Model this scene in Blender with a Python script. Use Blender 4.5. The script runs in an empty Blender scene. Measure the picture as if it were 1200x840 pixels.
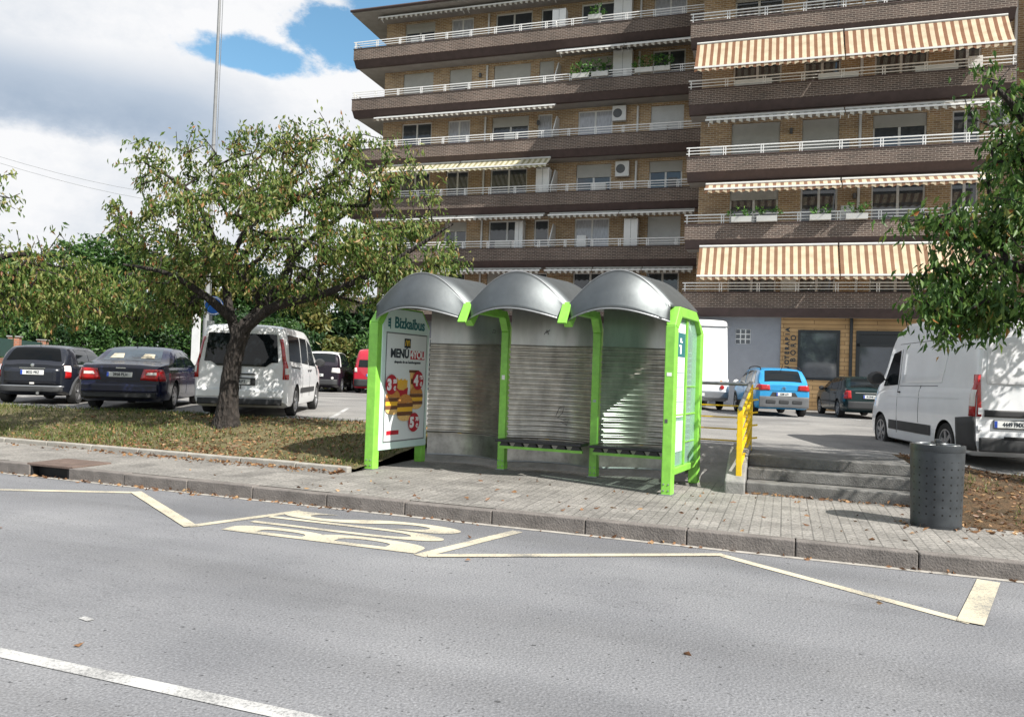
import bpy, bmesh, math, random
import numpy as np
from mathutils import Vector, Matrix

R = math.radians
rnd = random.Random(11)
rng = np.random.default_rng(5)
scene = bpy.context.scene
col = scene.collection

# ------------------------------------------------------------------ materials
def nodes_of(m):
    m.use_nodes = True
    nt = m.node_tree
    b = nt.nodes['Principled BSDF']
    return nt, nt.nodes, nt.links, b

def sock(nt, v):
    return v

def mat(name, c, rough=.6, metal=0., var=.12, scale=4., bump=0., bscale=60., spec=.5, coat=0., stretch=None):
    m = bpy.data.materials.new(name)
    nt, N, L, b = nodes_of(m)
    b.inputs['Roughness'].default_value = rough
    b.inputs['Metallic'].default_value = metal
    b.inputs['Specular IOR Level'].default_value = spec
    b.inputs['Coat Weight'].default_value = coat
    b.inputs['Coat Roughness'].default_value = .04
    tc = N.new('ShaderNodeTexCoord')
    mp = N.new('ShaderNodeMapping')
    if stretch: mp.inputs['Scale'].default_value = stretch
    L.new(tc.outputs['Object'], mp.inputs['Vector'])
    nz = N.new('ShaderNodeTexNoise'); nz.inputs['Scale'].default_value = scale; nz.inputs['Detail'].default_value = 6; nz.inputs['Roughness'].default_value = .65
    L.new(mp.outputs[0], nz.inputs['Vector'])
    mx = N.new('ShaderNodeMix'); mx.data_type = 'RGBA'
    mx.inputs['A'].default_value = (*[max(0, x*(1-var)) for x in c], 1)
    mx.inputs['B'].default_value = (*[min(1, x*(1+var)) for x in c], 1)
    rp = N.new('ShaderNodeMapRange'); rp.inputs['From Min'].default_value = .3; rp.inputs['From Max'].default_value = .7
    L.new(nz.outputs['Fac'], rp.inputs['Value']); L.new(rp.outputs[0], mx.inputs['Factor'])
    L.new(mx.outputs['Result'], b.inputs['Base Color'])
    if bump:
        n2 = N.new('ShaderNodeTexNoise'); n2.inputs['Scale'].default_value = bscale; n2.inputs['Detail'].default_value = 5
        L.new(mp.outputs[0], n2.inputs['Vector'])
        bp = N.new('ShaderNodeBump'); bp.inputs['Strength'].default_value = bump; bp.inputs['Distance'].default_value = .02
        L.new(n2.outputs['Fac'], bp.inputs['Height']); L.new(bp.outputs[0], b.inputs['Normal'])
    return m

def ramp(N, stops):
    r = N.new('ShaderNodeValToRGB'); e = r.color_ramp.elements
    while len(e) > 1: e.remove(e[0])
    e[0].position = stops[0][0]; e[0].color = (*stops[0][1], 1)
    for p, c in stops[1:]:
        k = e.new(p); k.color = (*c, 1)
    return r

def brick_mat(name, c1, c2, mortar, w=.27, h=.088, bumpy=.5, mort=.014):
    m = bpy.data.materials.new(name)
    nt, N, L, b = nodes_of(m)
    b.inputs['Roughness'].default_value = .85
    tc = N.new('ShaderNodeTexCoord'); sx = N.new('ShaderNodeSeparateXYZ'); L.new(tc.outputs['Object'], sx.inputs[0])
    ad = N.new('ShaderNodeMath'); ad.operation = 'ADD'; L.new(sx.outputs[0], ad.inputs[0]); L.new(sx.outputs[1], ad.inputs[1])
    cb = N.new('ShaderNodeCombineXYZ'); L.new(ad.outputs[0], cb.inputs[0]); L.new(sx.outputs[2], cb.inputs[1])
    br = N.new('ShaderNodeTexBrick')
    br.inputs['Scale'].default_value = 1; br.inputs['Brick Width'].default_value = w; br.inputs['Row Height'].default_value = h
    br.inputs['Mortar Size'].default_value = mort; br.inputs['Mortar Smooth'].default_value = .1
    br.inputs['Color1'].default_value = (*c1, 1); br.inputs['Color2'].default_value = (*c2, 1); br.inputs['Mortar'].default_value = (*mortar, 1)
    L.new(cb.outputs[0], br.inputs['Vector'])
    nz = N.new('ShaderNodeTexNoise'); nz.inputs['Scale'].default_value = .7; nz.inputs['Detail'].default_value = 7; L.new(tc.outputs['Object'], nz.inputs['Vector'])
    mr = N.new('ShaderNodeMapRange'); mr.inputs['From Min'].default_value = .3; mr.inputs['From Max'].default_value = .7
    mr.inputs['To Min'].default_value = .72; mr.inputs['To Max'].default_value = 1.2
    L.new(nz.outputs['Fac'], mr.inputs['Value'])
    hs = N.new('ShaderNodeHueSaturation'); L.new(mr.outputs[0], hs.inputs['Value']); L.new(br.outputs['Color'], hs.inputs['Color'])
    L.new(hs.outputs[0], b.inputs['Base Color'])
    bp = N.new('ShaderNodeBump'); bp.inputs['Strength'].default_value = bumpy; bp.inputs['Distance'].default_value = .012; bp.invert = True
    L.new(br.outputs['Fac'], bp.inputs['Height']); L.new(bp.outputs[0], b.inputs['Normal'])
    return m

def asphalt_mat(name, base, track=True):
    m = bpy.data.materials.new(name)
    nt, N, L, b = nodes_of(m)
    b.inputs['Roughness'].default_value = .82
    tc = N.new('ShaderNodeTexCoord')
    fine = N.new('ShaderNodeTexNoise'); fine.inputs['Scale'].default_value = 62; fine.inputs['Detail'].default_value = 4; fine.inputs['Roughness'].default_value = .8
    L.new(tc.outputs['Object'], fine.inputs['Vector'])
    vor = N.new('ShaderNodeTexVoronoi'); vor.inputs['Scale'].default_value = 55; L.new(tc.outputs['Object'], vor.inputs['Vector'])
    mp = N.new('ShaderNodeMapping'); mp.inputs['Scale'].default_value = (.1, 1.15, 1); L.new(tc.outputs['Object'], mp.inputs['Vector'])
    band = N.new('ShaderNodeTexNoise'); band.inputs['Scale'].default_value = 1.; band.inputs['Detail'].default_value = 5; L.new(mp.outputs[0], band.inputs['Vector'])
    big = N.new('ShaderNodeTexNoise'); big.inputs['Scale'].default_value = .6; big.inputs['Detail'].default_value = 6; L.new(tc.outputs['Object'], big.inputs['Vector'])
    r1 = ramp(N, [(.30, [x*.38 for x in base]), (.42, [x*.8 for x in base]), (.55, [x*1.06 for x in base]), (.70, [min(1, x*1.6) for x in base])])
    L.new(fine.outputs['Fac'], r1.inputs[0])
    r2 = ramp(N, [(.3, (.80, .795, .79)), (.5, (.98, .98, .98)), (.7, (1.12, 1.115, 1.11))]); L.new((band if track else big).outputs['Fac'], r2.inputs[0])
    r3 = ramp(N, [(.3, (.8, .8, .81)), (.7, (1.15, 1.14, 1.12))]); L.new(big.outputs['Fac'], r3.inputs[0])
    m1 = N.new('ShaderNodeMix'); m1.data_type = 'RGBA'; m1.blend_type = 'MULTIPLY'; m1.inputs['Factor'].default_value = 1
    L.new(r1.outputs[0], m1.inputs['A']); L.new(r2.outputs[0], m1.inputs['B'])
    m2 = N.new('ShaderNodeMix'); m2.data_type = 'RGBA'; m2.blend_type = 'MULTIPLY'; m2.inputs['Factor'].default_value = 1
    L.new(m1.outputs['Result'], m2.inputs['A']); L.new(r3.outputs[0], m2.inputs['B'])
    # dark pits
    pit = N.new('ShaderNodeTexNoise'); pit.inputs['Scale'].default_value = 24; pit.inputs['Detail'].default_value = 2; L.new(tc.outputs['Object'], pit.inputs['Vector'])
    pr = N.new('ShaderNodeMapRange'); pr.inputs['From Min'].default_value = .28; pr.inputs['From Max'].default_value = .33; L.new(pit.outputs['Fac'], pr.inputs['Value'])
    m3 = N.new('ShaderNodeMix'); m3.data_type = 'RGBA'; m3.inputs['A'].default_value = (*[x*.3 for x in base], 1)
    L.new(pr.outputs[0], m3.inputs['Factor']); L.new(m2.outputs['Result'], m3.inputs['B'])
    # tar-filled hairline cracks and long scuffs
    cm = N.new('ShaderNodeMapping'); cm.inputs['Scale'].default_value = (.22, .55, 1); L.new(tc.outputs['Object'], cm.inputs['Vector'])
    cn = N.new('ShaderNodeTexNoise'); cn.inputs['Scale'].default_value = 1.1; cn.inputs['Detail'].default_value = 8; cn.inputs['Roughness'].default_value = .7; L.new(cm.outputs[0], cn.inputs['Vector'])
    ca = N.new('ShaderNodeMath'); ca.operation = 'SUBTRACT'; ca.inputs[1].default_value = .56; L.new(cn.outputs['Fac'], ca.inputs[0])
    cb = N.new('ShaderNodeMath'); cb.operation = 'ABSOLUTE'; L.new(ca.outputs[0], cb.inputs[0])
    cr = N.new('ShaderNodeMapRange'); cr.inputs['From Min'].default_value = .0005; cr.inputs['From Max'].default_value = .0034; cr.inputs['To Min'].default_value = .45; L.new(cb.outputs[0], cr.inputs['Value'])
    m4 = N.new('ShaderNodeMix'); m4.data_type = 'RGBA'; m4.inputs['A'].default_value = (*[x*.45 for x in base], 1)
    L.new(cr.outputs[0], m4.inputs['Factor']); L.new(m3.outputs['Result'], m4.inputs['B'])
    L.new(m4.outputs['Result'], b.inputs['Base Color'])
    bp = N.new('ShaderNodeBump'); bp.inputs['Strength'].default_value = .4; bp.inputs['Distance'].default_value = .010
    L.new(vor.outputs['Distance'], bp.inputs['Height']); L.new(bp.outputs[0], b.inputs['Normal'])
    return m

def tile_mat(name, base):
    m = bpy.data.materials.new(name)
    nt, N, L, b = nodes_of(m)
    b.inputs['Roughness'].default_value = .8
    tc = N.new('ShaderNodeTexCoord')
    def brick(w, h, mort, off):
        br = N.new('ShaderNodeTexBrick'); br.offset = off
        br.inputs['Scale'].default_value = 1; br.inputs['Brick Width'].default_value = w; br.inputs['Row Height'].default_value = h
        br.inputs['Mortar Size'].default_value = mort; br.inputs['Mortar Smooth'].default_value = .3
        L.new(tc.outputs['Object'], br.inputs['Vector'])
        return br
    big = brick(.30, .30, .005, 0.)
    big.inputs['Color1'].default_value = (*[x*.82 for x in base], 1); big.inputs['Color2'].default_value = (*[x*1.12 for x in base], 1)
    big.inputs['Mortar'].default_value = (*[x*.60 for x in base], 1)
    small = brick(.10, .10, .009, 0.)
    nz = N.new('ShaderNodeTexNoise'); nz.inputs['Scale'].default_value = 1.3; nz.inputs['Detail'].default_value = 8; nz.inputs['Roughness'].default_value = .7; L.new(tc.outputs['Object'], nz.inputs['Vector'])
    r = ramp(N, [(.28, (.6, .59, .58)), (.5, (.98, .97, .96)), (.72, (1.22, 1.2, 1.18))]); L.new(nz.outputs['Fac'], r.inputs[0])
    m1 = N.new('ShaderNodeMix'); m1.data_type = 'RGBA'; m1.blend_type = 'MULTIPLY'; m1.inputs['Factor'].default_value = 1
    L.new(big.outputs['Color'], m1.inputs['A']); L.new(r.outputs[0], m1.inputs['B'])
    sm = N.new('ShaderNodeMapRange'); sm.inputs['To Min'].default_value = 1; sm.inputs['To Max'].default_value = .80; L.new(small.outputs['Fac'], sm.inputs['Value'])
    m2 = N.new('ShaderNodeMix'); m2.data_type = 'RGBA'; m2.blend_type = 'MULTIPLY'; m2.inputs['Factor'].default_value = 1
    L.new(m1.outputs['Result'], m2.inputs['A']); L.new(sm.outputs[0], m2.inputs['B'])
    st = N.new('ShaderNodeTexNoise'); st.inputs['Scale'].default_value = 38; st.inputs['Detail'].default_value = 3; L.new(tc.outputs['Object'], st.inputs['Vector'])
    sr = ramp(N, [(.34, (.66, .66, .66)), (.62, (1.16, 1.16, 1.16))]); L.new(st.outputs['Fac'], sr.inputs[0])
    m3 = N.new('ShaderNodeMix'); m3.data_type = 'RGBA'; m3.blend_type = 'MULTIPLY'; m3.inputs['Factor'].default_value = 1
    L.new(m2.outputs['Result'], m3.inputs['A']); L.new(sr.outputs[0], m3.inputs['B'])
    L.new(m3.outputs['Result'], b.inputs['Base Color'])
    bp = N.new('ShaderNodeBump'); bp.inputs['Strength'].default_value = .6; bp.inputs['Distance'].default_value = .008; bp.invert = True
    L.new(small.outputs['Fac'], bp.inputs['Height']); L.new(bp.outputs[0], b.inputs['Normal'])
    return m

def stripe_mat(name, a, c, pitch, duty=.5):
    m = bpy.data.materials.new(name)
    nt, N, L, b = nodes_of(m)
    b.inputs['Roughness'].default_value = .9
    tc = N.new('ShaderNodeTexCoord'); sx = N.new('ShaderNodeSeparateXYZ'); L.new(tc.outputs['Object'], sx.inputs[0])
    dv = N.new('ShaderNodeMath'); dv.operation = 'DIVIDE'; dv.inputs[1].default_value = pitch; L.new(sx.outputs[0], dv.inputs[0])
    fr = N.new('ShaderNodeMath'); fr.operation = 'FRACT'; L.new(dv.outputs[0], fr.inputs[0])
    lt = N.new('ShaderNodeMath'); lt.operation = 'LESS_THAN'; lt.inputs[1].default_value = duty; L.new(fr.outputs[0], lt.inputs[0])
    nz = N.new('ShaderNodeTexNoise'); nz.inputs['Scale'].default_value = 2.5; nz.inputs['Detail'].default_value = 5; L.new(tc.outputs['Object'], nz.inputs['Vector'])
    r = ramp(N, [(.3, (.78, .77, .74)), (.7, (1.1, 1.1, 1.1))]); L.new(nz.outputs['Fac'], r.inputs[0])
    mx = N.new('ShaderNodeMix'); mx.data_type = 'RGBA'; mx.inputs['A'].default_value = (*a, 1); mx.inputs['B'].default_value = (*c, 1); L.new(lt.outputs[0], mx.inputs['Factor'])
    m2 = N.new('ShaderNodeMix'); m2.data_type = 'RGBA'; m2.blend_type = 'MULTIPLY'; m2.inputs['Factor'].default_value = 1
    L.new(mx.outputs['Result'], m2.inputs['A']); L.new(r.outputs[0], m2.inputs['B']); L.new(m2.outputs['Result'], b.inputs['Base Color'])
    tr = N.new('ShaderNodeBsdfTranslucent'); L.new(m2.outputs['Result'], tr.inputs['Color'])
    ms = N.new('ShaderNodeMixShader'); ms.inputs[0].default_value = .3
    L.new(b.outputs[0], ms.inputs[1]); L.new(tr.outputs[0], ms.inputs[2]); L.new(ms.outputs[0], N['Material Output'].inputs['Surface'])
    return m

def leaf_mat(name, stops, trans=.35):
    m = bpy.data.materials.new(name)
    nt, N, L, b = nodes_of(m)
    b.inputs['Roughness'].default_value = .45; b.inputs['Specular IOR Level'].default_value = .35
    g = N.new('ShaderNodeNewGeometry')
    r = ramp(N, stops); r.color_ramp.interpolation = 'LINEAR'; L.new(g.outputs['Random Per Island'], r.inputs[0])
    L.new(r.outputs[0], b.inputs['Base Color'])
    tr = N.new('ShaderNodeBsdfTranslucent'); L.new(r.outputs[0], tr.inputs['Color'])
    ms = N.new('ShaderNodeMixShader'); ms.inputs[0].default_value = trans
    L.new(b.outputs[0], ms.inputs[1]); L.new(tr.outputs[0], ms.inputs[2]); L.new(ms.outputs[0], N['Material Output'].inputs['Surface'])
    return m

def bark_mat(name, c):
    m = bpy.data.materials.new(name)
    nt, N, L, b = nodes_of(m)
    b.inputs['Roughness'].default_value = .95
    tc = N.new('ShaderNodeTexCoord'); mp = N.new('ShaderNodeMapping'); mp.inputs['Scale'].default_value = (1, 1, .3); L.new(tc.outputs['Object'], mp.inputs['Vector'])
    v = N.new('ShaderNodeTexVoronoi'); v.inputs['Scale'].default_value = 22; L.new(mp.outputs[0], v.inputs['Vector'])
    nz = N.new('ShaderNodeTexNoise'); nz.inputs['Scale'].default_value = 12; nz.inputs['Detail'].default_value = 6; L.new(mp.outputs[0], nz.inputs['Vector'])
    r = ramp(N, [(.25, [x*.35 for x in c]), (.5, c), (.75, [x*1.9 for x in c])]); L.new(nz.outputs['Fac'], r.inputs[0])
    L.new(r.outputs[0], b.inputs['Base Color'])
    bp = N.new('ShaderNodeBump'); bp.inputs['Strength'].default_value = 1; bp.inputs['Distance'].default_value = .05
    L.new(v.outputs['Distance'], bp.inputs['Height']); L.new(bp.outputs[0], b.inputs['Normal'])
    return m

def ground_mat(name, stops, scale=3.):
    m = bpy.data.materials.new(name)
    nt, N, L, b = nodes_of(m)
    b.inputs['Roughness'].default_value = .95; b.inputs['Specular IOR Level'].default_value = .2
    tc = N.new('ShaderNodeTexCoord')
    n1 = N.new('ShaderNodeTexNoise'); n1.inputs['Scale'].default_value = scale; n1.inputs['Detail'].default_value = 10; n1.inputs['Roughness'].default_value = .75; L.new(tc.outputs['Object'], n1.inputs['Vector'])
    r = ramp(N, stops); L.new(n1.outputs['Fac'], r.inputs[0]); L.new(r.outputs[0], b.inputs['Base Color'])
    n2 = N.new('ShaderNodeTexNoise'); n2.inputs['Scale'].default_value = 40; n2.inputs['Detail'].default_value = 5; L.new(tc.outputs['Object'], n2.inputs['Vector'])
    bp = N.new('ShaderNodeBump'); bp.inputs['Strength'].default_value = .8; bp.inputs['Distance'].default_value = .04
    L.new(n2.outputs['Fac'], bp.inputs['Height']); L.new(bp.outputs[0], b.inputs['Normal'])
    return m

def glass_mat(name, tint, rough=.03, alpha=.35):
    """thin clear sheet: partly see-through, partly mirror"""
    m = bpy.data.materials.new(name)
    nt, N, L, b = nodes_of(m)
    b.inputs['Base Color'].default_value = (*tint, 1); b.inputs['Roughness'].default_value = rough
    b.inputs['Specular IOR Level'].default_value = .8
    t = N.new('ShaderNodeBsdfTransparent'); t.inputs['Color'].default_value = (*[min(1, .55+.45*x) for x in tint], 1)
    ms = N.new('ShaderNodeMixShader'); ms.inputs[0].default_value = alpha
    L.new(t.outputs[0], ms.inputs[1]); L.new(b.outputs[0], ms.inputs[2]); L.new(ms.outputs[0], N['Material Output'].inputs['Surface'])
    return m

def dots_mat(name, c, hole):
    """rows of punched holes, from the mesh's own UVs (metres)"""
    m = bpy.data.materials.new(name)
    nt, N, L, b = nodes_of(m)
    b.inputs['Roughness'].default_value = .45; b.inputs['Metallic'].default_value = .3
    uv = N.new('ShaderNodeUVMap'); sx = N.new('ShaderNodeSeparateXYZ'); L.new(uv.outputs[0], sx.inputs[0])
    def math_(op, a, v2=None, val=None):
        n = N.new('ShaderNodeMath'); n.operation = op; L.new(a, n.inputs[0])
        if v2 is not None: L.new(v2, n.inputs[1])
        if val is not None: n.inputs[1].default_value = val
        return n.outputs[0]
    P = .085
    def grid(ox, oy):
        a = math_('FRACT', math_('ADD', math_('DIVIDE', sx.outputs[0], val=P), val=ox)); c_ = math_('FRACT', math_('ADD', math_('DIVIDE', sx.outputs[1], val=P), val=oy))
        a = math_('SUBTRACT', a, val=.5); c_ = math_('SUBTRACT', c_, val=.5)
        d = math_('ADD', math_('MULTIPLY', a, a), math_('MULTIPLY', c_, c_))
        return math_('LESS_THAN', d, val=.0165)
    g = grid(0, 0)
    lim = math_('MULTIPLY', math_('GREATER_THAN', sx.outputs[1], val=.10), math_('LESS_THAN', sx.outputs[1], val=.72))
    f = math_('MULTIPLY', g, lim)
    tc = N.new('ShaderNodeTexCoord'); nz = N.new('ShaderNodeTexNoise'); nz.inputs['Scale'].default_value = 7; nz.inputs['Detail'].default_value = 7; L.new(tc.outputs['Object'], nz.inputs['Vector'])
    r = ramp(N, [(.3, [x*.8 for x in c]), (.7, [x*1.25 for x in c])]); L.new(nz.outputs['Fac'], r.inputs[0])
    mx = N.new('ShaderNodeMix'); mx.data_type = 'RGBA'; L.new(f, mx.inputs['Factor']); L.new(r.outputs[0], mx.inputs['A']); mx.inputs['B'].default_value = (*hole, 1)
    L.new(mx.outputs['Result'], b.inputs['Base Color'])
    return m

def paint_mat(name, c, under, wear):
    """road paint worn through to the stones beneath"""
    m = bpy.data.materials.new(name)
    nt, N, L, b = nodes_of(m)
    b.inputs['Roughness'].default_value = .8
    tc = N.new('ShaderNodeTexCoord')
    a = N.new('ShaderNodeTexNoise'); a.inputs['Scale'].default_value = 55; a.inputs['Detail'].default_value = 5; a.inputs['Roughness'].default_value = .8; L.new(tc.outputs['Object'], a.inputs['Vector'])
    g = N.new('ShaderNodeTexNoise'); g.inputs['Scale'].default_value = 2.2; g.inputs['Detail'].default_value = 6; L.new(tc.outputs['Object'], g.inputs['Vector'])
    ad = N.new('ShaderNodeMath'); ad.operation = 'MULTIPLY_ADD'; ad.inputs[1].default_value = .55; L.new(g.outputs['Fac'], ad.inputs[0]); L.new(a.outputs['Fac'], ad.inputs[2])
    mr = N.new('ShaderNodeMapRange'); mr.inputs['From Min'].default_value = wear-.06; mr.inputs['From Max'].default_value = wear+.06; L.new(ad.outputs[0], mr.inputs['Value'])
    r = ramp(N, [(.3, [x*.8 for x in c]), (.7, [min(1, x*1.12) for x in c])]); L.new(g.outputs['Fac'], r.inputs[0])
    mx = N.new('ShaderNodeMix'); mx.data_type = 'RGBA'; mx.inputs['A'].default_value = (*under, 1); L.new(mr.outputs[0], mx.inputs['Factor']); L.new(r.outputs[0], mx.inputs['B'])
    L.new(mx.outputs['Result'], b.inputs['Base Color'])
    bp = N.new('ShaderNodeBump'); bp.inputs['Strength'].default_value = .35; bp.inputs['Distance'].default_value = .006; L.new(a.outputs['Fac'], bp.inputs['Height']); L.new(bp.outputs[0], b.inputs['Normal'])
    return m
MT = {}
def mk(k, *a, **kw): MT[k] = mat(k, *a, **kw)
MT['asphalt'] = asphalt_mat('asphalt', (.170, .174, .186))
MT['lot'] = asphalt_mat('lot_asphalt', (.22, .215, .208), False)
MT['tiles'] = tile_mat('pavement_tiles', (.235, .225, .21))
mk('kerbstone', (.15, .135, .125), rough=.9, var=.3, scale=5, bump=.5, bscale=50)
mk('kerblight', (.30, .285, .255), rough=.9, var=.25, scale=4, bump=.4, bscale=50)
mk('dust', (.33, .31, .28), rough=.95, var=.3, scale=7)
mk('concrete', (.21, .205, .195), rough=.9, var=.3, scale=3, bump=.5, bscale=30)
mk('step', (.125, .122, .116), rough=.85, var=.45, scale=4, bump=.5, bscale=60)
MT['yellowpaint'] = paint_mat('yellowpaint', (.48, .435, .33), (.2, .195, .18), .70)
MT['whitepaint'] = paint_mat('whitepaint', (.40, .40, .395), (.19, .19, .19), .74)
MT['verge'] = ground_mat('verge_soil', [(.25, (.04, .035, .018)), (.42, (.095, .085, .042)), (.55, (.15, .13, .07)), (.75, (.21, .17, .10))], 2.5)
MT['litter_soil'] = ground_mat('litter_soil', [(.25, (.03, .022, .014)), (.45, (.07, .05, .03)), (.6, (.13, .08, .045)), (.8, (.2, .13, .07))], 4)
MT['earth'] = ground_mat('earth', [(.3, (.06, .07, .03)), (.7, (.13, .12, .07))], .2)
mk('green', (.215, .53, .065), rough=.42, var=.17, scale=7, coat=.25, bump=.04, bscale=25)
mk('panelwhite', (.60, .75, .70), rough=.35, var=.05, scale=3, coat=.4)
mk('poster', (.70, .74, .74), rough=.3, var=.03, scale=2, coat=.5)
mk('ink', (.02, .03, .04), rough=.5, var=.05)
mk('teal', (.02, .14, .15), rough=.4, var=.05)
mk('red', (.42, .015, .03), rough=.4, var=.05)
mk('white', (.78, .78, .77), rough=.45, var=.05)
mk('papertext', (.30, .36, .37), rough=.6, var=.1)
mk('bun', (.55, .24, .06), rough=.5, var=.25, scale=30)
mk('bunlight', (.75, .47, .17), rough=.5, var=.2, scale=30)
mk('patty', (.15, .065, .03), rough=.6, var=.3, scale=40)
mk('cheese', (.85, .47, .04), rough=.5, var=.1)
mk('gold', (.85, .55, .03), rough=.4, var=.1)
mk('steel', (.165, .178, .182), rough=.5, metal=1, var=.16, scale=2.2, bump=.05, bscale=14)
mk('steelupper', (.42, .415, .40), rough=.3, metal=1, var=.14, scale=2.0, bump=.05, bscale=8, stretch=(3, 3, .7))
mk('steellower', (.36, .355, .34), rough=.34, metal=1, var=.35, scale=4, bump=.05, bscale=8)
mk('steelwall', (.56, .54, .50), rough=.30, metal=1, var=.28, scale=2.2, bump=0., bscale=7, stretch=(2, 2, .8))
mk('scratch', (.08, .08, .08), rough=.7)
mk('bench', (.022, .022, .026), rough=.4, var=.2, scale=20)
MT['clearglass'] = glass_mat('clear_glass', (.55, .80, .70), alpha=.28)
mk('railyellow', (.72, .47, .01), rough=.45, var=.14, scale=8)
mk('railgrey', (.26, .27, .28), rough=.4, metal=.6, var=.15)
mk('steelgrey', (.30, .31, .32), rough=.45, metal=.7, var=.15)
MT['binskin'] = dots_mat('bin_skin', (.048, .054, .060), (.008, .008, .008))
mk('binmetal', (.045, .050, .055), rough=.4, metal=.4, var=.2)
mk('black', (.012, .012, .013), rough=.7, var=.2)
mk('tyre', (.018, .018, .018), rough=.85, var=.2, scale=20)
mk('alloy', (.45, .45, .46), rough=.3, metal=.9, var=.1)
mk('hubgrey', (.30, .30, .31), rough=.4, metal=.6, var=.1)
mk('carglass', (.008, .011, .013), rough=.03, var=.05, spec=.38)
mk('chrome', (.6, .6, .6), rough=.15, metal=1, var=.03)
mk('redlamp', (.38, .01, .012), rough=.15, var=.08, coat=.6)
mk('clearlamp', (.62, .60, .58), rough=.15, var=.08, coat=.6)
mk('amberlamp', (.6, .2, .02), rough=.2, var=.08, coat=.6)
mk('trim', (.028, .029, .031), rough=.6, var=.15)
mk('trimgrey', (.10, .104, .11), rough=.55, var=.15)
mk('silverpaint', (.33, .34, .36), rough=.3, metal=.7, var=.08)
mk('plate', (.66, .67, .66), rough=.4, var=.04)
mk('eublue', (.02, .06, .35), rough=.4)
mk('paintblack', (.012, .014, .021), rough=.22, var=.1, spec=.35, coat=.6)
mk('hatchglass', (.004, .005, .006), rough=.06, var=.1, spec=.15)
mk('skytintglass', (.035, .052, .07), rough=.05, var=.2, scale=3, spec=.6)  # saloon rear glass, bluish sky reflection partly put into the base colour
mk('paintnavy', (.008, .011, .034), rough=.22, var=.1, spec=.3, coat=.5)
mk('paintwhite', (.76, .77, .78), rough=.28, var=.04, scale=2, coat=.8)
mk('paintvan', (.77, .78, .80), rough=.3, var=.05, scale=2, coat=.7)
mk('paintblue', (.03, .25, .50), rough=.28, var=.06, spec=.3, coat=.3)
mk('paintteal', (.006, .020, .023), rough=.25, var=.1, spec=.3, coat=.5)
mk('paintred', (.40, .012, .03), rough=.25, var=.06, coat=.9)
mk('paintdark', (.012, .009, .015), rough=.25, var=.1, coat=.4)
mk('seatbeige', (.45, .40, .30), rough=.8)
MT['tanbrick'] = brick_mat('tan_brick', (.46, .30, .155), (.29, .175, .09), (.56, .48, .37), mort=.013)
MT['darkbrick'] = brick_mat('dark_brick', (.115, .078, .062), (.055, .038, .031), (.27, .225, .19), mort=.012, w=.25, h=.078)
MT['orangebrick'] = brick_mat('orange_brick', (.36, .12, .06), (.29, .10, .05), (.25, .2, .16))
MT['woodclad'] = brick_mat('wood_cladding', (.55, .36, .18), (.42, .26, .12), (.17, .10, .05), w=2.4, h=.17, mort=.010)
mk('fascia', (.068, .045, .042), rough=.7, var=.2, scale=3)
mk('soffit', (.30, .28, .26), rough=.8, var=.15, scale=2)
mk('render', (.62, .61, .58), rough=.8, var=.08)
mk('greyrender', (.27, .285, .32), rough=.8, var=.08, scale=2)
mk('frame', (.70, .70, .69), rough=.45, var=.05)
mk('shutter', (.43, .42, .39), rough=.7, var=.08, scale=2)
mk('shutterlight', (.58, .59, .59), rough=.7, var=.08, scale=2)
mk('pane', (.055, .064, .075), rough=.05, var=.3, scale=.9, spec=.9)
mk('curtainpane', (.42, .43, .47), rough=.12, var=.3, scale=3, spec=.8, stretch=(8, 1, 1))
mk('roomdark', (.02, .02, .02), rough=.9)
mk('rooftile', (.22, .10, .06), rough=.9, var=.35, scale=9, bump=.6, bscale=12)
mk('darkframe', (.018, .021, .024), rough=.4, var=.1)
mk('planter', (.55, .55, .53), rough=.7, var=.1)
MT['awnorange'] = stripe_mat('awning_orange', (.68, .57, .42), (.25, .125, .07), .29, .45)
MT['awnbeige'] = stripe_mat('awning_beige', (.66, .62, .48), (.36, .33, .19), .30, .45)
MT['awngrey'] = stripe_mat('awning_grey', (.62, .60, .54), (.17, .14, .11), .30, .5)
MT['awnbrown'] = stripe_mat('awning_brown', (.72, .60, .43), (.27, .15, .09), .30, .45)
MT['cherry'] = leaf_mat('cherry_leaf', [(0, (.05, .105, .022)), (.3, (.10, .17, .035)), (.62, (.18, .24, .06)), (.85, (.29, .31, .10)), (.94, (.40, .32, .15)), (.985, (.36, .16, .06)), (1, (.20, .08, .04))], .5)
MT['cherrygreen'] = leaf_mat('cherry_leaf_green', [(0, (.032, .085, .018)), (.5, (.075, .155, .032)), (.88, (.14, .23, .05)), (.98, (.22, .22, .06)), (1, (.35, .12, .04))], .45)
MT['hedge'] = leaf_mat('hedge_leaf', [(0, (.02, .055, .015)), (.5, (.042, .10, .025)), (1, (.08, .15, .035))], .3)
MT['hedgeyellow'] = leaf_mat('hedge_leaf_yellow', [(0, (.06, .09, .02)), (.5, (.12, .14, .035)), (1, (.21, .18, .06))], .3)
MT['hedgedark'] = leaf_mat('hedge_leaf_dark', [(0, (.012, .036, .014)), (.5, (.026, .065, .02)), (1, (.05, .10, .03))], .3)
MT['drygrass'] = leaf_mat('grass_blade', [(0, (.04, .085, .016)), (.55, (.10, .135, .03)), (1, (.24, .21, .085))], .3)
MT['deadleaf'] = leaf_mat('dead_leaf', [(0, (.07, .038, .022)), (.4, (.16, .08, .04)), (.75, (.28, .15, .07)), (1, (.38, .25, .13))], .15)
MT['flower'] = leaf_mat('balcony_leaf', [(0, (.03, .10, .02)), (.7, (.08, .2, .04)), (1, (.18, .30, .06))], .3)
MT['bark'] = bark_mat('bark', (.025, .020, .017))
mk('meshgreen', (.012, .05, .042), rough=.8, var=.2, scale=5)
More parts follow.
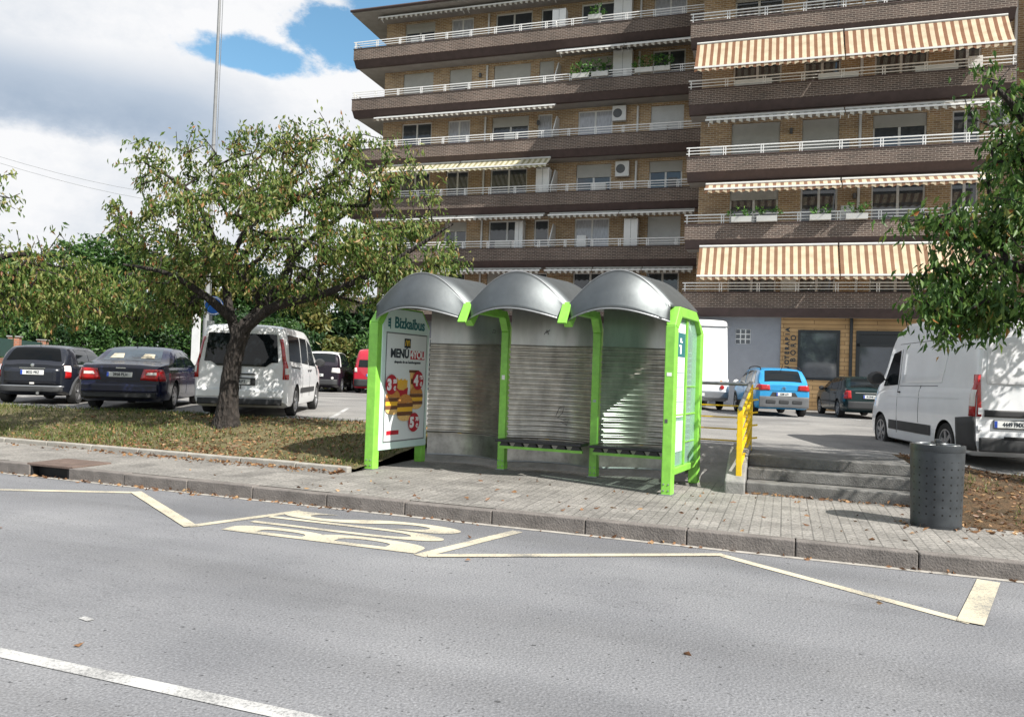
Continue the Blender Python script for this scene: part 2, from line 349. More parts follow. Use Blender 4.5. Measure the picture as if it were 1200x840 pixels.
mk('polewhite', (.56, .57, .57), rough=.5, var=.15, scale=3)
mk('mastgrey', (.20, .205, .21), rough=.5, var=.15, scale=3)
mk('signblue', (.015, .12, .48), rough=.4, var=.08)
mk('wire', (.22, .23, .24), rough=.7)

# ------------------------------------------------------------------ mesh tools
class MB:
    def __init__(self):
        self.v = []; self.f = []; self.m = []
    def add(self, vs, fs, mi=0):
        o = len(self.v); self.v += [tuple(p) for p in vs]
        for f in fs: self.f.append(tuple(i+o for i in f)); self.m.append(mi)
        return self
    def quad(self, a, b, c, d, mi=0): return self.add([a, b, c, d], [(0, 1, 2, 3)], mi)
    def poly(self, pts, mi=0): return self.add(pts, [tuple(range(len(pts)))], mi)
    def box(self, x0, x1, y0, y1, z0, z1, mi=0):
        p = [(x, y, z) for z in (z0, z1) for y in (y0, y1) for x in (x0, x1)]
        return self.add(p, [(0, 2, 3, 1), (4, 5, 7, 6), (0, 1, 5, 4), (2, 6, 7, 3), (0, 4, 6, 2), (1, 3, 7, 5)], mi)
    def bar(self, a, b, w, h, up=(0, 0, 1), mi=0):
        a = Vector(a); b = Vector(b); d = (b-a).normalized(); s = d.cross(Vector(up))
        if s.length < 1e-4: s = d.cross(Vector((1, 0, 0)))
        s.normalize(); t = s.cross(d)
        p = []
        for c in (a, b):
            for i, j in ((-1, -1), (1, -1), (1, 1), (-1, 1)): p.append(c+s*(i*w/2)+t*(j*h/2))
        return self.add(p, [(3, 2, 1, 0), (4, 5, 6, 7), (0, 1, 5, 4), (1, 2, 6, 5), (2, 3, 7, 6), (3, 0, 4, 7)], mi)
    def tube(self, path, r, n=8, cap=True, mi=0, wob=0.):
        path = [Vector(p) for p in path]; k = len(path)
        rs = r if isinstance(r, (list, tuple)) else [r]*k
        prev = None; vs = []
        for i, p in enumerate(path):
            d = (path[min(i+1, k-1)]-path[max(i-1, 0)]).normalized()
            if prev is None:
                s = d.cross(Vector((0, 0, 1)))
                if s.length < .05: s = d.cross(Vector((1, 0, 0)))
            else: s = prev - d*prev.dot(d)
            s.normalize(); prev = s; t = d.cross(s)
            for j in range(n):
                a = 2*math.pi*j/n; rr = rs[i]*(1+(wob*(rnd.random()-.5) if wob else 0))
                vs.append(p+s*(math.cos(a)*rr)+t*(math.sin(a)*rr))
        fs = [(i*n+j, i*n+(j+1) % n, (i+1)*n+(j+1) % n, (i+1)*n+j) for i in range(k-1) for j in range(n)]
        if cap: fs += [tuple(reversed(range(n))), tuple((k-1)*n+j for j in range(n))]
        return self.add(vs, fs, mi)
    def prism(self, poly, o, ax, ay, depth, mi=0):
        """poly (2-D) in plane o,ax,ay; extruded along ax x ay by depth (from -depth/2 to +depth/2)"""
        o = Vector(o); ax = Vector(ax); ay = Vector(ay); n = ax.cross(ay).normalized()
        k = len(poly); vs = []
        for s in (-.5, .5):
            for x, y in poly: vs.append(o+ax*x+ay*y+n*(depth*s))
        fs = [tuple(reversed(range(k))), tuple(range(k, 2*k))] + [(i, (i+1) % k, k+(i+1) % k, k+i) for i in range(k)]
        return self.add(vs, fs, mi)
    def strip(self, outer, inner, o, ax, ay, depth, mi=0):
        for i in range(len(outer)-1):
            self.prism([outer[i], outer[i+1], inner[i+1], inner[i]], o, ax, ay, depth, mi)
        return self
    def lathe(self, prof, c=(0, 0, 0), axis='z', n=28, mi=0):
        c = Vector(c); vs = []
        for r, h in prof:
            for j in range(n):
                a = 2*math.pi*j/n; x, y = r*math.cos(a), r*math.sin(a)
                vs.append(c + (Vector((x, y, h)) if axis == 'z' else Vector((x, h, y)) if axis == 'y' else Vector((h, x, y))))
        k = len(prof)
        fs = [(i*n+j, i*n+(j+1) % n, (i+1)*n+(j+1) % n, (i+1)*n+j) for i in range(k-1) for j in range(n)]
        return self.add(vs, fs, mi)
    def grid(self, fn, nu, nv, mi=0):
        vs = [fn(i/nu, j/nv) for j in range(nv+1) for i in range(nu+1)]
        w = nu+1
        return self.add(vs, [(j*w+i, j*w+i+1, (j+1)*w+i+1, (j+1)*w+i) for j in range(nv) for i in range(nu)], mi)
    def build(self, name, mats, parent=None, smooth=None, bevel=0., solid=0., fix=True, weld=False):
        me = bpy.data.meshes.new(name)
        me.from_pydata(self.v, [], self.f)
        if not isinstance(mats, (list, tuple)): mats = [mats]
        for m in mats: me.materials.append(MT[m] if isinstance(m, str) else m)
        if len(mats) > 1: me.polygons.foreach_set('material_index', self.m)
        if fix or weld:
            b = bmesh.new(); b.from_mesh(me)
            if weld: bmesh.ops.remove_doubles(b, verts=b.verts, dist=1e-4)
            bmesh.ops.recalc_face_normals(b, faces=b.faces); b.to_mesh(me); b.free()
        if smooth:
            me.polygons.foreach_set('use_smooth', [True]*len(me.polygons)); me.set_sharp_from_angle(angle=R(smooth))
        me.update()
        o = bpy.data.objects.new(name, me); col.objects.link(o)
        if parent: o.parent = parent
        if solid:
            s = o.modifiers.new('thickness', 'SOLIDIFY'); s.thickness = solid; s.offset = 0
        if bevel:
            s = o.modifiers.new('edge', 'BEVEL'); s.width = bevel; s.segments = 2; s.limit_method = 'ANGLE'; s.angle_limit = R(40)
        return o

def tag(o, label=None, cat=None, group=None, kind=None):
    if label: o['label'] = label
    if cat: o['category'] = cat
    if group: o['group'] = group
    if kind: o['kind'] = kind
    return o
def thing(name, label, cat, loc=(0, 0, 0), rz=0., group=None):
    o = bpy.data.objects.new(name, None); o.empty_display_size = .2; col.objects.link(o)
    o.location = loc; o.rotation_euler = (0, 0, rz)
    return tag(o, label, cat, group)
def copy_tree(o, parent=None):
    c = o.copy(); col.objects.link(c)
    if parent: c.parent = parent
    for ch in list(o.children): copy_tree(ch, c)
    return c
def raw_mesh(name, V, F, m, parent=None):
    me = bpy.data.meshes.new(name)
    V = np.asarray(V, dtype=np.float32); F = np.asarray(F, dtype=np.int32); k = F.shape[1]
    me.vertices.add(len(V)); me.vertices.foreach_set('co', V.ravel())
    me.loops.add(F.size); me.loops.foreach_set('vertex_index', F.ravel())
    me.polygons.add(len(F)); me.polygons.foreach_set('loop_start', np.arange(0, F.size, k, dtype=np.int32))
    me.polygons.foreach_set('loop_total', np.full(len(F), k, dtype=np.int32))
    me.update(calc_edges=True); me.materials.append(MT[m])
    o = bpy.data.objects.new(name, me); col.objects.link(o)
    if parent: o.parent = parent
    return o
def lettering(name, body, size, m, parent, o, ax, ay, align='CENTER', sx=1., bold=0., depth=.002):
    cu = bpy.data.curves.new('letters', 'FONT'); cu.body = body; cu.size = size; cu.align_x = align; cu.align_y = 'CENTER'
    cu.extrude = depth; cu.offset = bold
    t = bpy.data.objects.new('letters', cu); col.objects.link(t)
    dg = bpy.context.evaluated_depsgraph_get()
    me = bpy.data.meshes.new_from_object(t.evaluated_get(dg)); bpy.data.objects.remove(t); bpy.data.curves.remove(cu)
    ax = Vector(ax).normalized(); ay = Vector(ay).normalized(); az = ax.cross(ay)
    M = Matrix((ax, ay, az)).transposed().to_4x4(); M.translation = Vector(o)
    me.transform(M @ Matrix.Diagonal((sx, 1, 1, 1)))
    me.materials.clear(); me.materials.append(MT[m]); me.name = name
    ob = bpy.data.objects.new(name, me); col.objects.link(ob)
    if parent: ob.parent = parent
    return ob
def disc(mb, o, ax, ay, rx, ry, lift, mi=0, n=20, a0=0., a1=2*math.pi):
    o = Vector(o); ax = Vector(ax); ay = Vector(ay); nn = ax.cross(ay)
    full = abs(a1-a0) > 6.2
    return mb.poly([o+nn*lift+ax*(rx*math.cos(a0+(a1-a0)*i/(n if full else n-1)))+ay*(ry*math.sin(a0+(a1-a0)*i/(n if full else n-1))) for i in range(n)], mi)
# ------------------------------------------------------------------ camera, sun, sky
TH = R(19.6); CT, ST = math.cos(TH), math.sin(TH)
def W(s, t, z=0.): return Vector((s*CT+t*ST, -s*ST+t*CT, z))
CAMZ = 1.65
def make_camera():
    p, r = R(1.02), R(2.0)
    fw = Vector((0, math.cos(p), math.sin(p))); rt0 = Vector((1, 0, 0)); up0 = rt0.cross(fw)
    rt = rt0*math.cos(r)+up0*math.sin(r); up = up0*math.cos(r)-rt0*math.sin(r)
    cd = bpy.data.cameras.new('camera'); cd.sensor_width = 36; cd.lens = 27; cd.clip_end = 4000; cd.clip_start = .1
    c = bpy.data.objects.new('camera', cd); col.objects.link(c)
    M = Matrix((rt, up, -fw)).transposed().to_4x4(); M.translation = (0, 0, CAMZ); c.matrix_world = M
    scene.camera = c
make_camera()
SUN_EL = R(45)
SUNH = Vector((.94*CT-.34*ST, -.94*ST-.34*CT, 0)).normalized()
SUN_DIR = Vector((SUNH.x*math.cos(SUN_EL), SUNH.y*math.cos(SUN_EL), math.sin(SUN_EL)))
sl = bpy.data.lights.new('sun', 'SUN'); sl.energy = 5.0; sl.angle = R(.5); sl.color = (1, .955, .88)
so = bpy.data.objects.new('sun', sl); col.objects.link(so); so.rotation_euler = (-SUN_DIR).to_track_quat('-Z', 'Y').to_euler(); so.location = (20, -20, 40)

w = bpy.data.worlds.new('World'); scene.world = w; w.use_nodes = True
def sky():
    nt = w.node_tree; N = nt.nodes; L = nt.links
    bg = N['Background']; bg.inputs['Strength'].default_value = .1
    sk = N.new('ShaderNodeTexSky'); sk.sky_type = 'NISHITA'; sk.sun_disc = False
    sk.sun_elevation = SUN_EL; sk.sun_rotation = math.atan2(SUN_DIR.x, SUN_DIR.y); sk.ozone_density = 1.6; sk.air_density = 1.0; sk.dust_density = .4
    tc = N.new('ShaderNodeTexCoord')
    sx = N.new('ShaderNodeSeparateXYZ'); L.new(tc.outputs['Generated'], sx.inputs[0])
    def mth(op, a, b=None, clamp=False):
        n = N.new('ShaderNodeMath'); n.operation = op; n.use_clamp = clamp
        for i, q in enumerate((a, b)):
            if q is None: continue
            if isinstance(q, (int, float)): n.inputs[i].default_value = q
            else: L.new(q, n.inputs[i])
        return n.outputs[0]
    def mr(v, a, b, c=0., d=1., smooth=True):
        n = N.new('ShaderNodeMapRange'); n.interpolation_type = 'SMOOTHSTEP' if smooth else 'LINEAR'
        n.inputs['From Min'].default_value = a; n.inputs['From Max'].default_value = b; n.inputs['To Min'].default_value = c; n.inputs['To Max'].default_value = d
        L.new(v, n.inputs['Value']); return n.outputs[0]
    def noise_(scale, stretch=(1, 1, 1.6), det=9, rough=.6, off=(0, 0, 0)):
        mp = N.new('ShaderNodeMapping'); mp.inputs['Scale'].default_value = stretch; mp.inputs['Location'].default_value = off; L.new(tc.outputs['Generated'], mp.inputs['Vector'])
        n = N.new('ShaderNodeTexNoise'); n.inputs['Scale'].default_value = scale; n.inputs['Detail'].default_value = det; n.inputs['Roughness'].default_value = rough
        L.new(mp.outputs[0], n.inputs['Vector']); return n.outputs['Fac']
    X, Y, Z = sx.outputs
    n1 = noise_(4.2); n2 = noise_(9., off=(3, 1, 2), rough=.65); n3 = noise_(2.2, off=(7, 2, 5))
    def blob(cx, cz, rx, rz, wob=.9):
        # cloud gap / dark belly: soft ellipse about one sky direction, edge broken by noise
        ax = mth('DIVIDE', mth('SUBTRACT', X, cx), rx); az = mth('DIVIDE', mth('SUBTRACT', Z, cz), rz)
        d = mth('SQRT', mth('ADD', mth('MULTIPLY', ax, ax), mth('MULTIPLY', az, az)))
        d = mth('ADD', d, mth('MULTIPLY', mth('SUBTRACT', n2, .5), wob*2.2))
        d = mth('ADD', d, mth('MULTIPLY', mth('SUBTRACT', n1, .5), wob*1.4))
        f = mr(Y, 0., .2)
        return mth('MULTIPLY', mr(d, .75, 1.2, 1, 0), f)
    gap = mth('MAXIMUM', blob(-.205, .39, .058, .030, 1.15), blob(-.325, .352, .068, .018, 1.0))
    gap = mth('MAXIMUM', gap, blob(-.158, .44, .056, .075, .85))
    cover = mr(n1, .36, .5)                       # broken cloud over the rest of the sky
    cover = mth('MAXIMUM', cover, mr(Y, .35, .6))
    cover = mth('MULTIPLY', cover, mth('SUBTRACT', 1., gap))
    # brightness: dark flat bellies, white tops
    zz = mth('ADD', Z, mth('MULTIPLY', mth('SUBTRACT', n2, .5), .05))
    belly = mth('MULTIPLY', mth('MULTIPLY', mr(zz, .225, .262), mr(zz, .27, .36, 1, 0)), mr(X, -.20, -.42))
    horizon_grey = mth('MULTIPLY', mr(zz, .10, .17, 1, 0), .22)
    shade = mth('MAXIMUM', belly, horizon_grey)
    shade = mth('MAXIMUM', shade, mth('MULTIPLY', mr(n3, .45, .62), .12))
    shade = mth('MAXIMUM', shade, mth('MULTIPLY', mr(X, -.36, -.52), mth('MULTIPLY', mr(zz, .26, .34), .26)))
    tex = mth('ADD', mr(n2, .3, .7, -.13, .09, False), 0.)
    br = mth('SUBTRACT', mth('SUBTRACT', 1.0, mth('MULTIPLY', shade, .52)), tex)
    cr = N.new('ShaderNodeValToRGB'); e = cr.color_ramp.elements
    e[0].position = .2; e[0].color = (.25, .35, .49, 1); e[1].position = 1.; e[1].color = (.95, .955, .97, 1)
    k = e.new(.62); k.color = (.52, .60, .71, 1)
    L.new(br, cr.inputs[0])
    sc = N.new('ShaderNodeMix'); sc.data_type = 'RGBA'; sc.blend_type = 'MULTIPLY'; sc.inputs['Factor'].default_value = 1
    sc.inputs['B'].default_value = (5.9, 5.9, 5.9, 1); L.new(cr.outputs[0], sc.inputs['A'])
    mx = N.new('ShaderNodeMix'); mx.data_type = 'RGBA'
    L.new(cover, mx.inputs['Factor'])
    tn = N.new('ShaderNodeMix'); tn.data_type = 'RGBA'; tn.blend_type = 'MULTIPLY'; tn.inputs['Factor'].default_value = 1; tn.inputs['B'].default_value = (.92, 1.18, 1.12, 1)
    L.new(sk.outputs[0], tn.inputs['A']); L.new(tn.outputs['Result'], mx.inputs['A']); L.new(sc.outputs['Result'], mx.inputs['B'])
    L.new(mx.outputs['Result'], bg.inputs['Color'])
sky()
vs = scene.view_settings; vs.view_transform = 'Standard'; vs.look = 'None'; vs.exposure = .78; vs.gamma = 1; vs.use_curve_mapping = False

# ------------------------------------------------------------------ ground, in street axes: s along the road, t away from the camera
def smooth(x, a, b):
    f = min(1, max(0, (x-a)/(b-a))); return f*f*(3-2*f)
def structure(o): o.rotation_euler = (0, 0, -TH); o['kind'] = 'structure'; return o
def edge(s):
    return float(np.interp(s, [-60, -30, -16.6, -12.4, -8.3, -5.76], [10.2, 10.6, 12.46, 13.5, 14.2, 14.4]))
def lotz(s, t): return .5+.1*smooth(-t, -15.5, -12.6)*smooth(s, -7, -5)*smooth(-s, -2.6, -1.6)-.13*smooth(s, 1.9, 3.4)*smooth(-t, -18, -14.5)
def lot_start(s):
    if s < -5.75: return edge(s)
    if s < -.6: return 12.7
    if s < 1.6: return 12.35
    return 13.3
g = MB(); g.box(-1800, 1800, -1800, 1800, -.6, -.03); structure(g.build('ground', 'earth'))
g = MB()
g.quad((-120, -9, 0), (80, -9, 0), (80, 7.8, 0), (-120, 7.8, 0)); structure(g.build('road', 'asphalt'))
g = MB()
SW0, SW1 = 7.93, 9.52
g.quad((-120, SW0, .15), (80, SW0, .15), (80, SW1, .15), (-120, SW1, .15))
g.quad((-5.75, SW1, .15), (1.62, SW1, .15), (1.62, 11.55, .15), (-5.75, 11.55, .15))
structure(g.build('sidewalk', 'tiles'))
# kerb stones with open joints, left out over the drain
k = MB(); s = -60.
while s < 40:
    n = s+1.02+rnd.uniform(-.03, .03)
    a, b = s, n
    if not (a > -10.3 and b < -8.6):
        dz = rnd.uniform(-.006, .006)
        if a < -9.75 < b: b = -9.75
        if a < -9.05 < b: a = -9.05
        k.box(a+.004, b-.004, 7.78+rnd.uniform(-.006, .006), SW0-.003, -.02, .152+dz)
    s = n
k.box(-10.32, -9.76, 7.78, SW0-.003, -.02, .152); k.box(-9.04, -8.58, 7.78, SW0-.003, -.02, .152)
structure(k.build('kerb', 'kerbstone', bevel=.012))
g = MB(); g.quad((-60, 7.70, .004), (40, 7.70, .004), (40, 7.779, .004), (-60, 7.779, .004)); structure(g.build('gutter', 'dust'))
# low edging between pavement and verge
k = MB(); s = -40.
while s < -5.9:
    n = s+.98
    if not -11.5 < s < -11.2: k.box(s+.006, min(n, -5.8)-.006, SW1-.0, SW1+.12, .1, .225+rnd.uniform(-.008, .008))
    s = n
structure(k.build('verge_edging_kerb', 'kerblight', bevel=.015))
# verge beside the tree
def vergez(s, t):
    e = edge(s); f = (t-SW1-.12)/(e-SW1-.12)
    return .19+(.5-.19)*smooth(f, 0, 1)+.05*math.sin(math.pi*min(1, max(0, f)))*(1+.5*math.sin(s*1.7)+.3*math.sin(t*3+s))
g = MB(); g.grid(lambda a, b: (lambda s, t: (s, t, vergez(s, t)+.012*rnd.uniform(-1, 1)*(0 < b < 1)))(-46+40.25*a, SW1+.12+(edge(-46+40.25*a)-SW1-.12)*b), 120, 24)
structure(g.build('verge', 'verge', smooth=60))
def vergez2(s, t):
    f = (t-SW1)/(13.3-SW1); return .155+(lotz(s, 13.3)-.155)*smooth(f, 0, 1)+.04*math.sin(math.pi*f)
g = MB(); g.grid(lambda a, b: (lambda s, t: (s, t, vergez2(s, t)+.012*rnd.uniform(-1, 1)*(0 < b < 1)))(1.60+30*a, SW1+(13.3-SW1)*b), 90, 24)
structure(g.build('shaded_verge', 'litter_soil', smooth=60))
# paved bank between shelter and car park
g = MB(); g.quad((-5.75, 11.55, .15), (-.62, 11.55, .15), (-.62, 12.7, .598), (-5.75, 12.7, .598)); structure(g.build('paved_bank', 'concrete'))
# car park
S = sorted(set([-110, -80, -60, -46] + [-40+i*1.5 for i in range(23)] + [-5.76, -5.74, -.61, -.59, 1.59, 1.61] + [-5+i*.8 for i in range(25)] + [20, 30, 45, 70]))
g = MB(); V = []; rows = [0, .02, .04, .07, .1, .15, .25, .5, 1.]
for r_ in rows:
    for s in S:
        t0 = lot_start(s); t = t0+(75-t0)*r_; V.append((s, t, lotz(s, t)))
n = len(S)
g.add(V, [(j*n+i, j*n+i+1, (j+1)*n+i+1, (j+1)*n+i) for j in range(len(rows)-1) for i in range(n-1)])
structure(g.build('car_park_asphalt', 'lot'))
# painted lines: car park bays (world axes)
def stroke(mb, a, b, wd, z, zf=None):
    a = Vector(a); b = Vector(b); d = (b-a).normalized(); q = Vector((-d.y, d.x))*wd/2
    P = [a-q, b-q, b+q, a+q]
    mb.poly([(p.x, p.y, z if zf is None else zf(p.x, p.y)+.005) for p in P])
g = MB()
for x0, y0 in ((-13.2, 18.0), (-11.35, 17.6), (-8.75, 17.3), (-6.1, 16.95), (-3.9, 16.7), (-1.3, 16.5)):
    stroke(g, (x0, y0), (x0-.6, y0+4.7), .11, .505)
stroke(g, (-14, 18.15), (-1, 16.45), .11, .509)
stroke(g, (2., 21.2), (14., 21.6), .12, .505)
for x0, y0 in ((8.6, 24.3), (11.2, 24.5), (13.9, 24.6), (6.0, 24.2)): stroke(g, (x0, y0), (x0+.35, y0+4.6), .11, .505)
o = g.build('parking_bay_lines', 'whitepaint'); o['kind'] = 'structure'
# road paint
g = MB()
def sk_(a, b, wd, z=.005): stroke(g, a, b, wd, z)
YB = 6.2
sk_((-10.5, 6.08), (-7.49, 7.44), .11); sk_((-7.55, 7.46), (-5.53, 6.18), .13, .009)
sk_((-5.56, 6.18), (-5.10, 7.42), .11); sk_((-3.00, 6.16), (-2.57, 7.58), .13)
sk_((-2.93, 6.19), (-.50, 7.52), .10, .009); sk_((-.56, 7.53), (1.28, 6.22), .10); sk_((1.27, 6.2), (1.69, 7.62), .17, .009)
structure(g.build('bus_stop_lines', 'yellowpaint'))
for ch, t0 in (('B', 6.40), ('U', 6.83), ('S', 7.24)):
    o = lettering('road_letter', ch, 1., 'yellowpaint', None, (0, 0, 0), (0, 1, 0), (-1, 0, 0), bold=.015, depth=0)
    xs = [v.co.x for v in o.data.vertices]; ys = [v.co.y for v in o.data.vertices]
    for v in o.data.vertices:
        v.co.y = t0+((v.co.y-min(ys))/(max(ys)-min(ys))-.5)*.37
        v.co.x = -4.13+((v.co.x-min(xs))/(max(xs)-min(xs))-.5)*2.12
        v.co.z = .006
    structure(o); o.name = 'painted_bus_letter'
g = MB(); stroke(g, (-60, 3.1), (40, 3.1), .10, .005); structure(g.build('centre_line', 'whitepaint'))
g = MB(); stroke(g, (-4.16, 3.72), (-4.06, 3.70), .045, .005); structure(g.build('paint_chip', 'whitepaint'))
# ------------------------------------------------------------------ drain
d = thing('storm_drain', 'dark drain mouth cut into the kerb under a rusty brown slab', 'drain', W(-9.4, 7.8, 0), -TH)
m = MB(); m.box(-.34, .34, .10, .16, -.02, .13); m.box(-.345, -.33, -.01, .1, -.02, .13); m.box(.33, .345, -.01, .1, -.02, .13); m.build('throat', 'black', d)
m = MB(); m.box(-.42, .42, -.015, .62, .135, .172); MT['slab'] = mat('slab', (.12, .085, .07), rough=.9, var=.35, scale=6, bump=.5); m.build('lid_slab', 'slab', d, bevel=.008)

# ------------------------------------------------------------------ steps and railing
st = thing('concrete_steps', 'three worn grey concrete steps climbing from pavement to car park', 'steps', W(.55, 10.72, .15), -TH)
for i in range(3):
    m = MB(); z0 = .15*i; t0 = .33*i
    m.box(-1.0, 1.08, t0, 1.64, z0-(.02 if i == 0 else 0), z0+.15)
    o = m.build('step', 'step', st, bevel=.015)
m = MB(); m.prism([(-.12, -.05), (-.12, .16), (.2, .30), (.85, .52), (1.64, .52), (1.64, -.05)], (-1.14, 0, 0), (0, 1, 0), (0, 0, 1), .26); m.build('side_wall', 'concrete', st, bevel=.02)
rl = thing('yellow_railing', 'yellow steel railing with grey handrail beside the concrete steps', 'railing', W(-.55, 10.72, .15), -TH)
# bottom post, top post, sloping rails
pb0, pb1 = (.0, .04, .14), (.0, .04, 1.12); pt0, pt1 = (.06, 1.62, .42), (.06, 1.62, 1.44)
for a, b in ((pb0, pb1), (pt0, pt1)):
    m = MB(); m.bar(a, b, .075, .05, up=(0, 1, 0)); m.build('post', 'railyellow', rl, bevel=.006)
m = MB()
for k_ in (.18, .36, .54, .72, .88):
    a = Vector(pb0)+Vector((0.01, 0, k_*.98+.02)); b = Vector(pt0)+Vector((.01, 0, k_*1.08)); m.bar(a, b, .035, .035); m.bar(b, b+Vector((.10, .04, .015)), .025, .025)
m.build('sloping_rail', 'railyellow', rl)
for k_ in (.27, .45, .63, .80):
    m = MB(); a = Vector(pb0)+Vector((-.03, 0, k_*.98)); b = Vector(pt0)+Vector((-.03, 0, k_*1.08)); m.bar(a, b, .03, .03); m.build('sloping_rail', 'railyellow', rl)
m = MB(); m.tube([Vector(pb1)+Vector((0, -.05, .0)), Vector(pb1)+Vector((0, .02, .03)), Vector(pt1)+Vector((0, 0, .03)), Vector(pt1)+Vector((.0, .06, .03))], .03, 10); m.build('handrail', 'railgrey', rl, smooth=50)
m = MB(); m.tube([Vector(pt1)+Vector((.02, .03, .0)), Vector(pt1)+Vector((-4.9, .1, .0))], .028, 10); m.build('handrail', 'railgrey', rl, smooth=50)
for zz in (.22, .40, .58, .76):
    m = MB(); m.bar((.06, 1.66, .34+zz), (-4.84, 1.72, .34+zz), .016, .020); m.build('rail', 'railyellow', rl)
for x in (-1.6, -3.2, -4.8):
    m = MB(); m.bar((x, 1.7, .34), (x, 1.7, 1.42), .05, .05, up=(0, 1, 0)); m.build('post', 'railyellow', rl)

# ------------------------------------------------------------------ litter bin
bn = thing('litter_bin', 'dark grey perforated round litter bin beside the steps', 'litter bin', W(1.58, 9.43, .15), -TH)
def bin_body():
    n = 48; rb, rt, h = .265, .285, .86; m = MB(); vs = []; us = []
    for z in (0., h):
        r_ = rb+(rt-rb)*z/h
        for j in range(n+1):
            a = 2*math.pi*j/n; vs.append((r_*math.cos(a), r_*math.sin(a), z+.03)); us.append((a*.275*1.0, z))
    fs = [(j, j+1, n+1+j+1, n+1+j) for j in range(n)]
    m.add(vs, fs); o = m.build('body', 'binskin', bn, smooth=40)
    uv = o.data.uv_layers.new(name='UVMap')
    for l in o.data.loops: uv.data[l.index].uv = us[l.vertex_index]
    return o
bin_body()
m = MB(); m.lathe([(.25, 0), (.27, 0), (.27, .04), (.25, .04)]); m.build('base_ring', 'binmetal', bn, smooth=40)
m = MB(); m.lathe([(.262, .85), (.288, .855), (.292, .89), (.288, .925), (.268, .93), (.258, .91), (.258, .85)], n=40); rim = m.build('rim', 'binmetal', bn, smooth=45)
m = MB(); m.lathe([(.0, .90), (.262, .90)], n=40); lid = m.build('lid', 'binmetal', bn)
for sgx in (-1, 1):
    m = MB(); m.poly([(sgx*.125+.095*math.cos(a_*math.pi/12), .17*math.sin(a_*math.pi/12), .906) for a_ in range(24)]); m.build('mouth', 'black', lid, fix=False)
    m = MB(); m.tube([(sgx*.125+.100*math.cos(a_*math.pi/12), .175*math.sin(a_*math.pi/12), .915) for a_ in range(25)], .016, 6); m.build('mouth_ring', 'steelgrey', lid, smooth=60)
m = MB(); m.box(-.022, .022, -.27, .27, .90, .945); m.box(-.03, .03, -.05, .05, .945, .985); m.build('lid_bar', 'binmetal', bn, bevel=.008)
bn.scale = (.93, .93, .95)
# ------------------------------------------------------------------ bus shelter
SH = R(20.2)
sh = thing('bus_shelter', 'green framed steel bus shelter with three arched roofs and a poster end', 'bus shelter', (.20-.64*math.sin(SH), 11.165-.64*math.cos(SH), .15), -SH)
Dp = 1.28; SL, SR, SM, SM0 = -2.17, 2.17, .78, .67
YZ = ((0, 1, 0), (0, 0, 1))
outer = [(0, 0), (0, 2.17), (.20, 2.43), (1.08, 2.43), (1.28, 2.17), (1.28, 0)]
def inner(wd): return [(wd, 0), (wd, 2.13), (.27, 2.43-wd), (1.01, 2.43-wd), (1.28-wd, 2.13), (1.28-wd, 0)]
# poster end
m = MB(); m.strip([(0, 0), (0, 2.17), (.20, 2.43)], [(.13, 0), (.13, 2.13), (.27, 2.32)], (SL-.0, 0, 0), *YZ, .15)
m.strip([(.20, 2.43), (1.08, 2.43), (1.28, 2.17), (1.28, .0)], [(.26, 2.33), (1.02, 2.33), (1.17, 2.12), (1.17, 0)], (SL-.0, 0, 0), *YZ, .13)
m.build('end_frame', 'green', sh, bevel=.012)
bx = MB(); bx.prism([(.10, .27), (.10, 2.13), (.27, 2.40), (1.04, 2.40), (1.25, 2.13), (1.25, .27)], (SL-.0, 0, 0), *YZ, .17)
light_box = bx.build('poster_case', 'panelwhite', sh, bevel=.01)
XF = SL+.085       # front face of the case
PY0, PY1, PZ0, PZ1 = .20, 1.16, .40, 2.02
m = MB(); m.box(XF-.01, XF+.005, PY0-.02, PY1+.02, PZ0-.02, PZ1+.02); m.build('poster_frame', 'steelgrey', light_box)
m = MB(); m.box(XF, XF+.008, PY0, PY1, PZ0, PZ1); poster = m.build('advert_poster', 'poster', sh)
PW, PH = PY1-PY0, PZ1-PZ0
def P(u, v, lift=.010): return (XF+lift, PY0+PW*u, PZ1-PH*v)
AY, AZ = (0, 1, 0), (0, 0, 1)
def flat(name, m, mt): return m.build(name, mt, poster, fix=False)
lettering('header_lettering', 'Bizkaibus', .235, 'teal', light_box, (XF+.003, .735, 2.185), AY, AZ, sx=.86, bold=.006)
m = MB()
for i in range(3): m.box(XF+.001, XF+.003, .215, .275, 2.12+i*.045, 2.155+i*.045)
m.box(XF+.001, XF+.003, .258, .275, 2.09, 2.26); m.build('header_mark', 'teal', light_box)
m = MB(); m.box(XF+.008, XF+.010, P(.42, 0)[1], P(.58, 0)[1], P(0, .125)[2], P(0, .035)[2]); flat('logo_square', m, 'ink')
m = MB()
for sgn in (-1, 1):
    pts = []
    for i in range(9):
        a = math.pi*i/8; pts.append(Vector(P(.5, .105, .012))+Vector((0, sgn*.028+math.cos(a)*.024, math.sin(a)*.085)))
    for a, b in zip(pts, pts[1:]): m.bar(a, b, .011, .002, up=(1, 0, 0))
flat('logo_arches', m, 'gold')
lettering('advert_lettering', 'MENÚ', .185, 'ink', poster, P(.315, .185, .010), AY, AZ, sx=.86, bold=.007)
m = MB(); m.box(XF+.008, XF+.010, P(.585, 0)[1], P(.955, 0)[1], P(0, .232)[2], P(0, .148)[2]); flat('red_banner', m, 'red')
lettering('advert_lettering', '4YOU', .165, 'white', poster, P(.775, .19, .012), AY, AZ, sx=.84, bold=.005)
lettering('advert_small_print', 'después de un hamburguesas', .058, 'ink', poster, P(.52, .262, .010), AY, AZ, sx=.95, bold=.001)
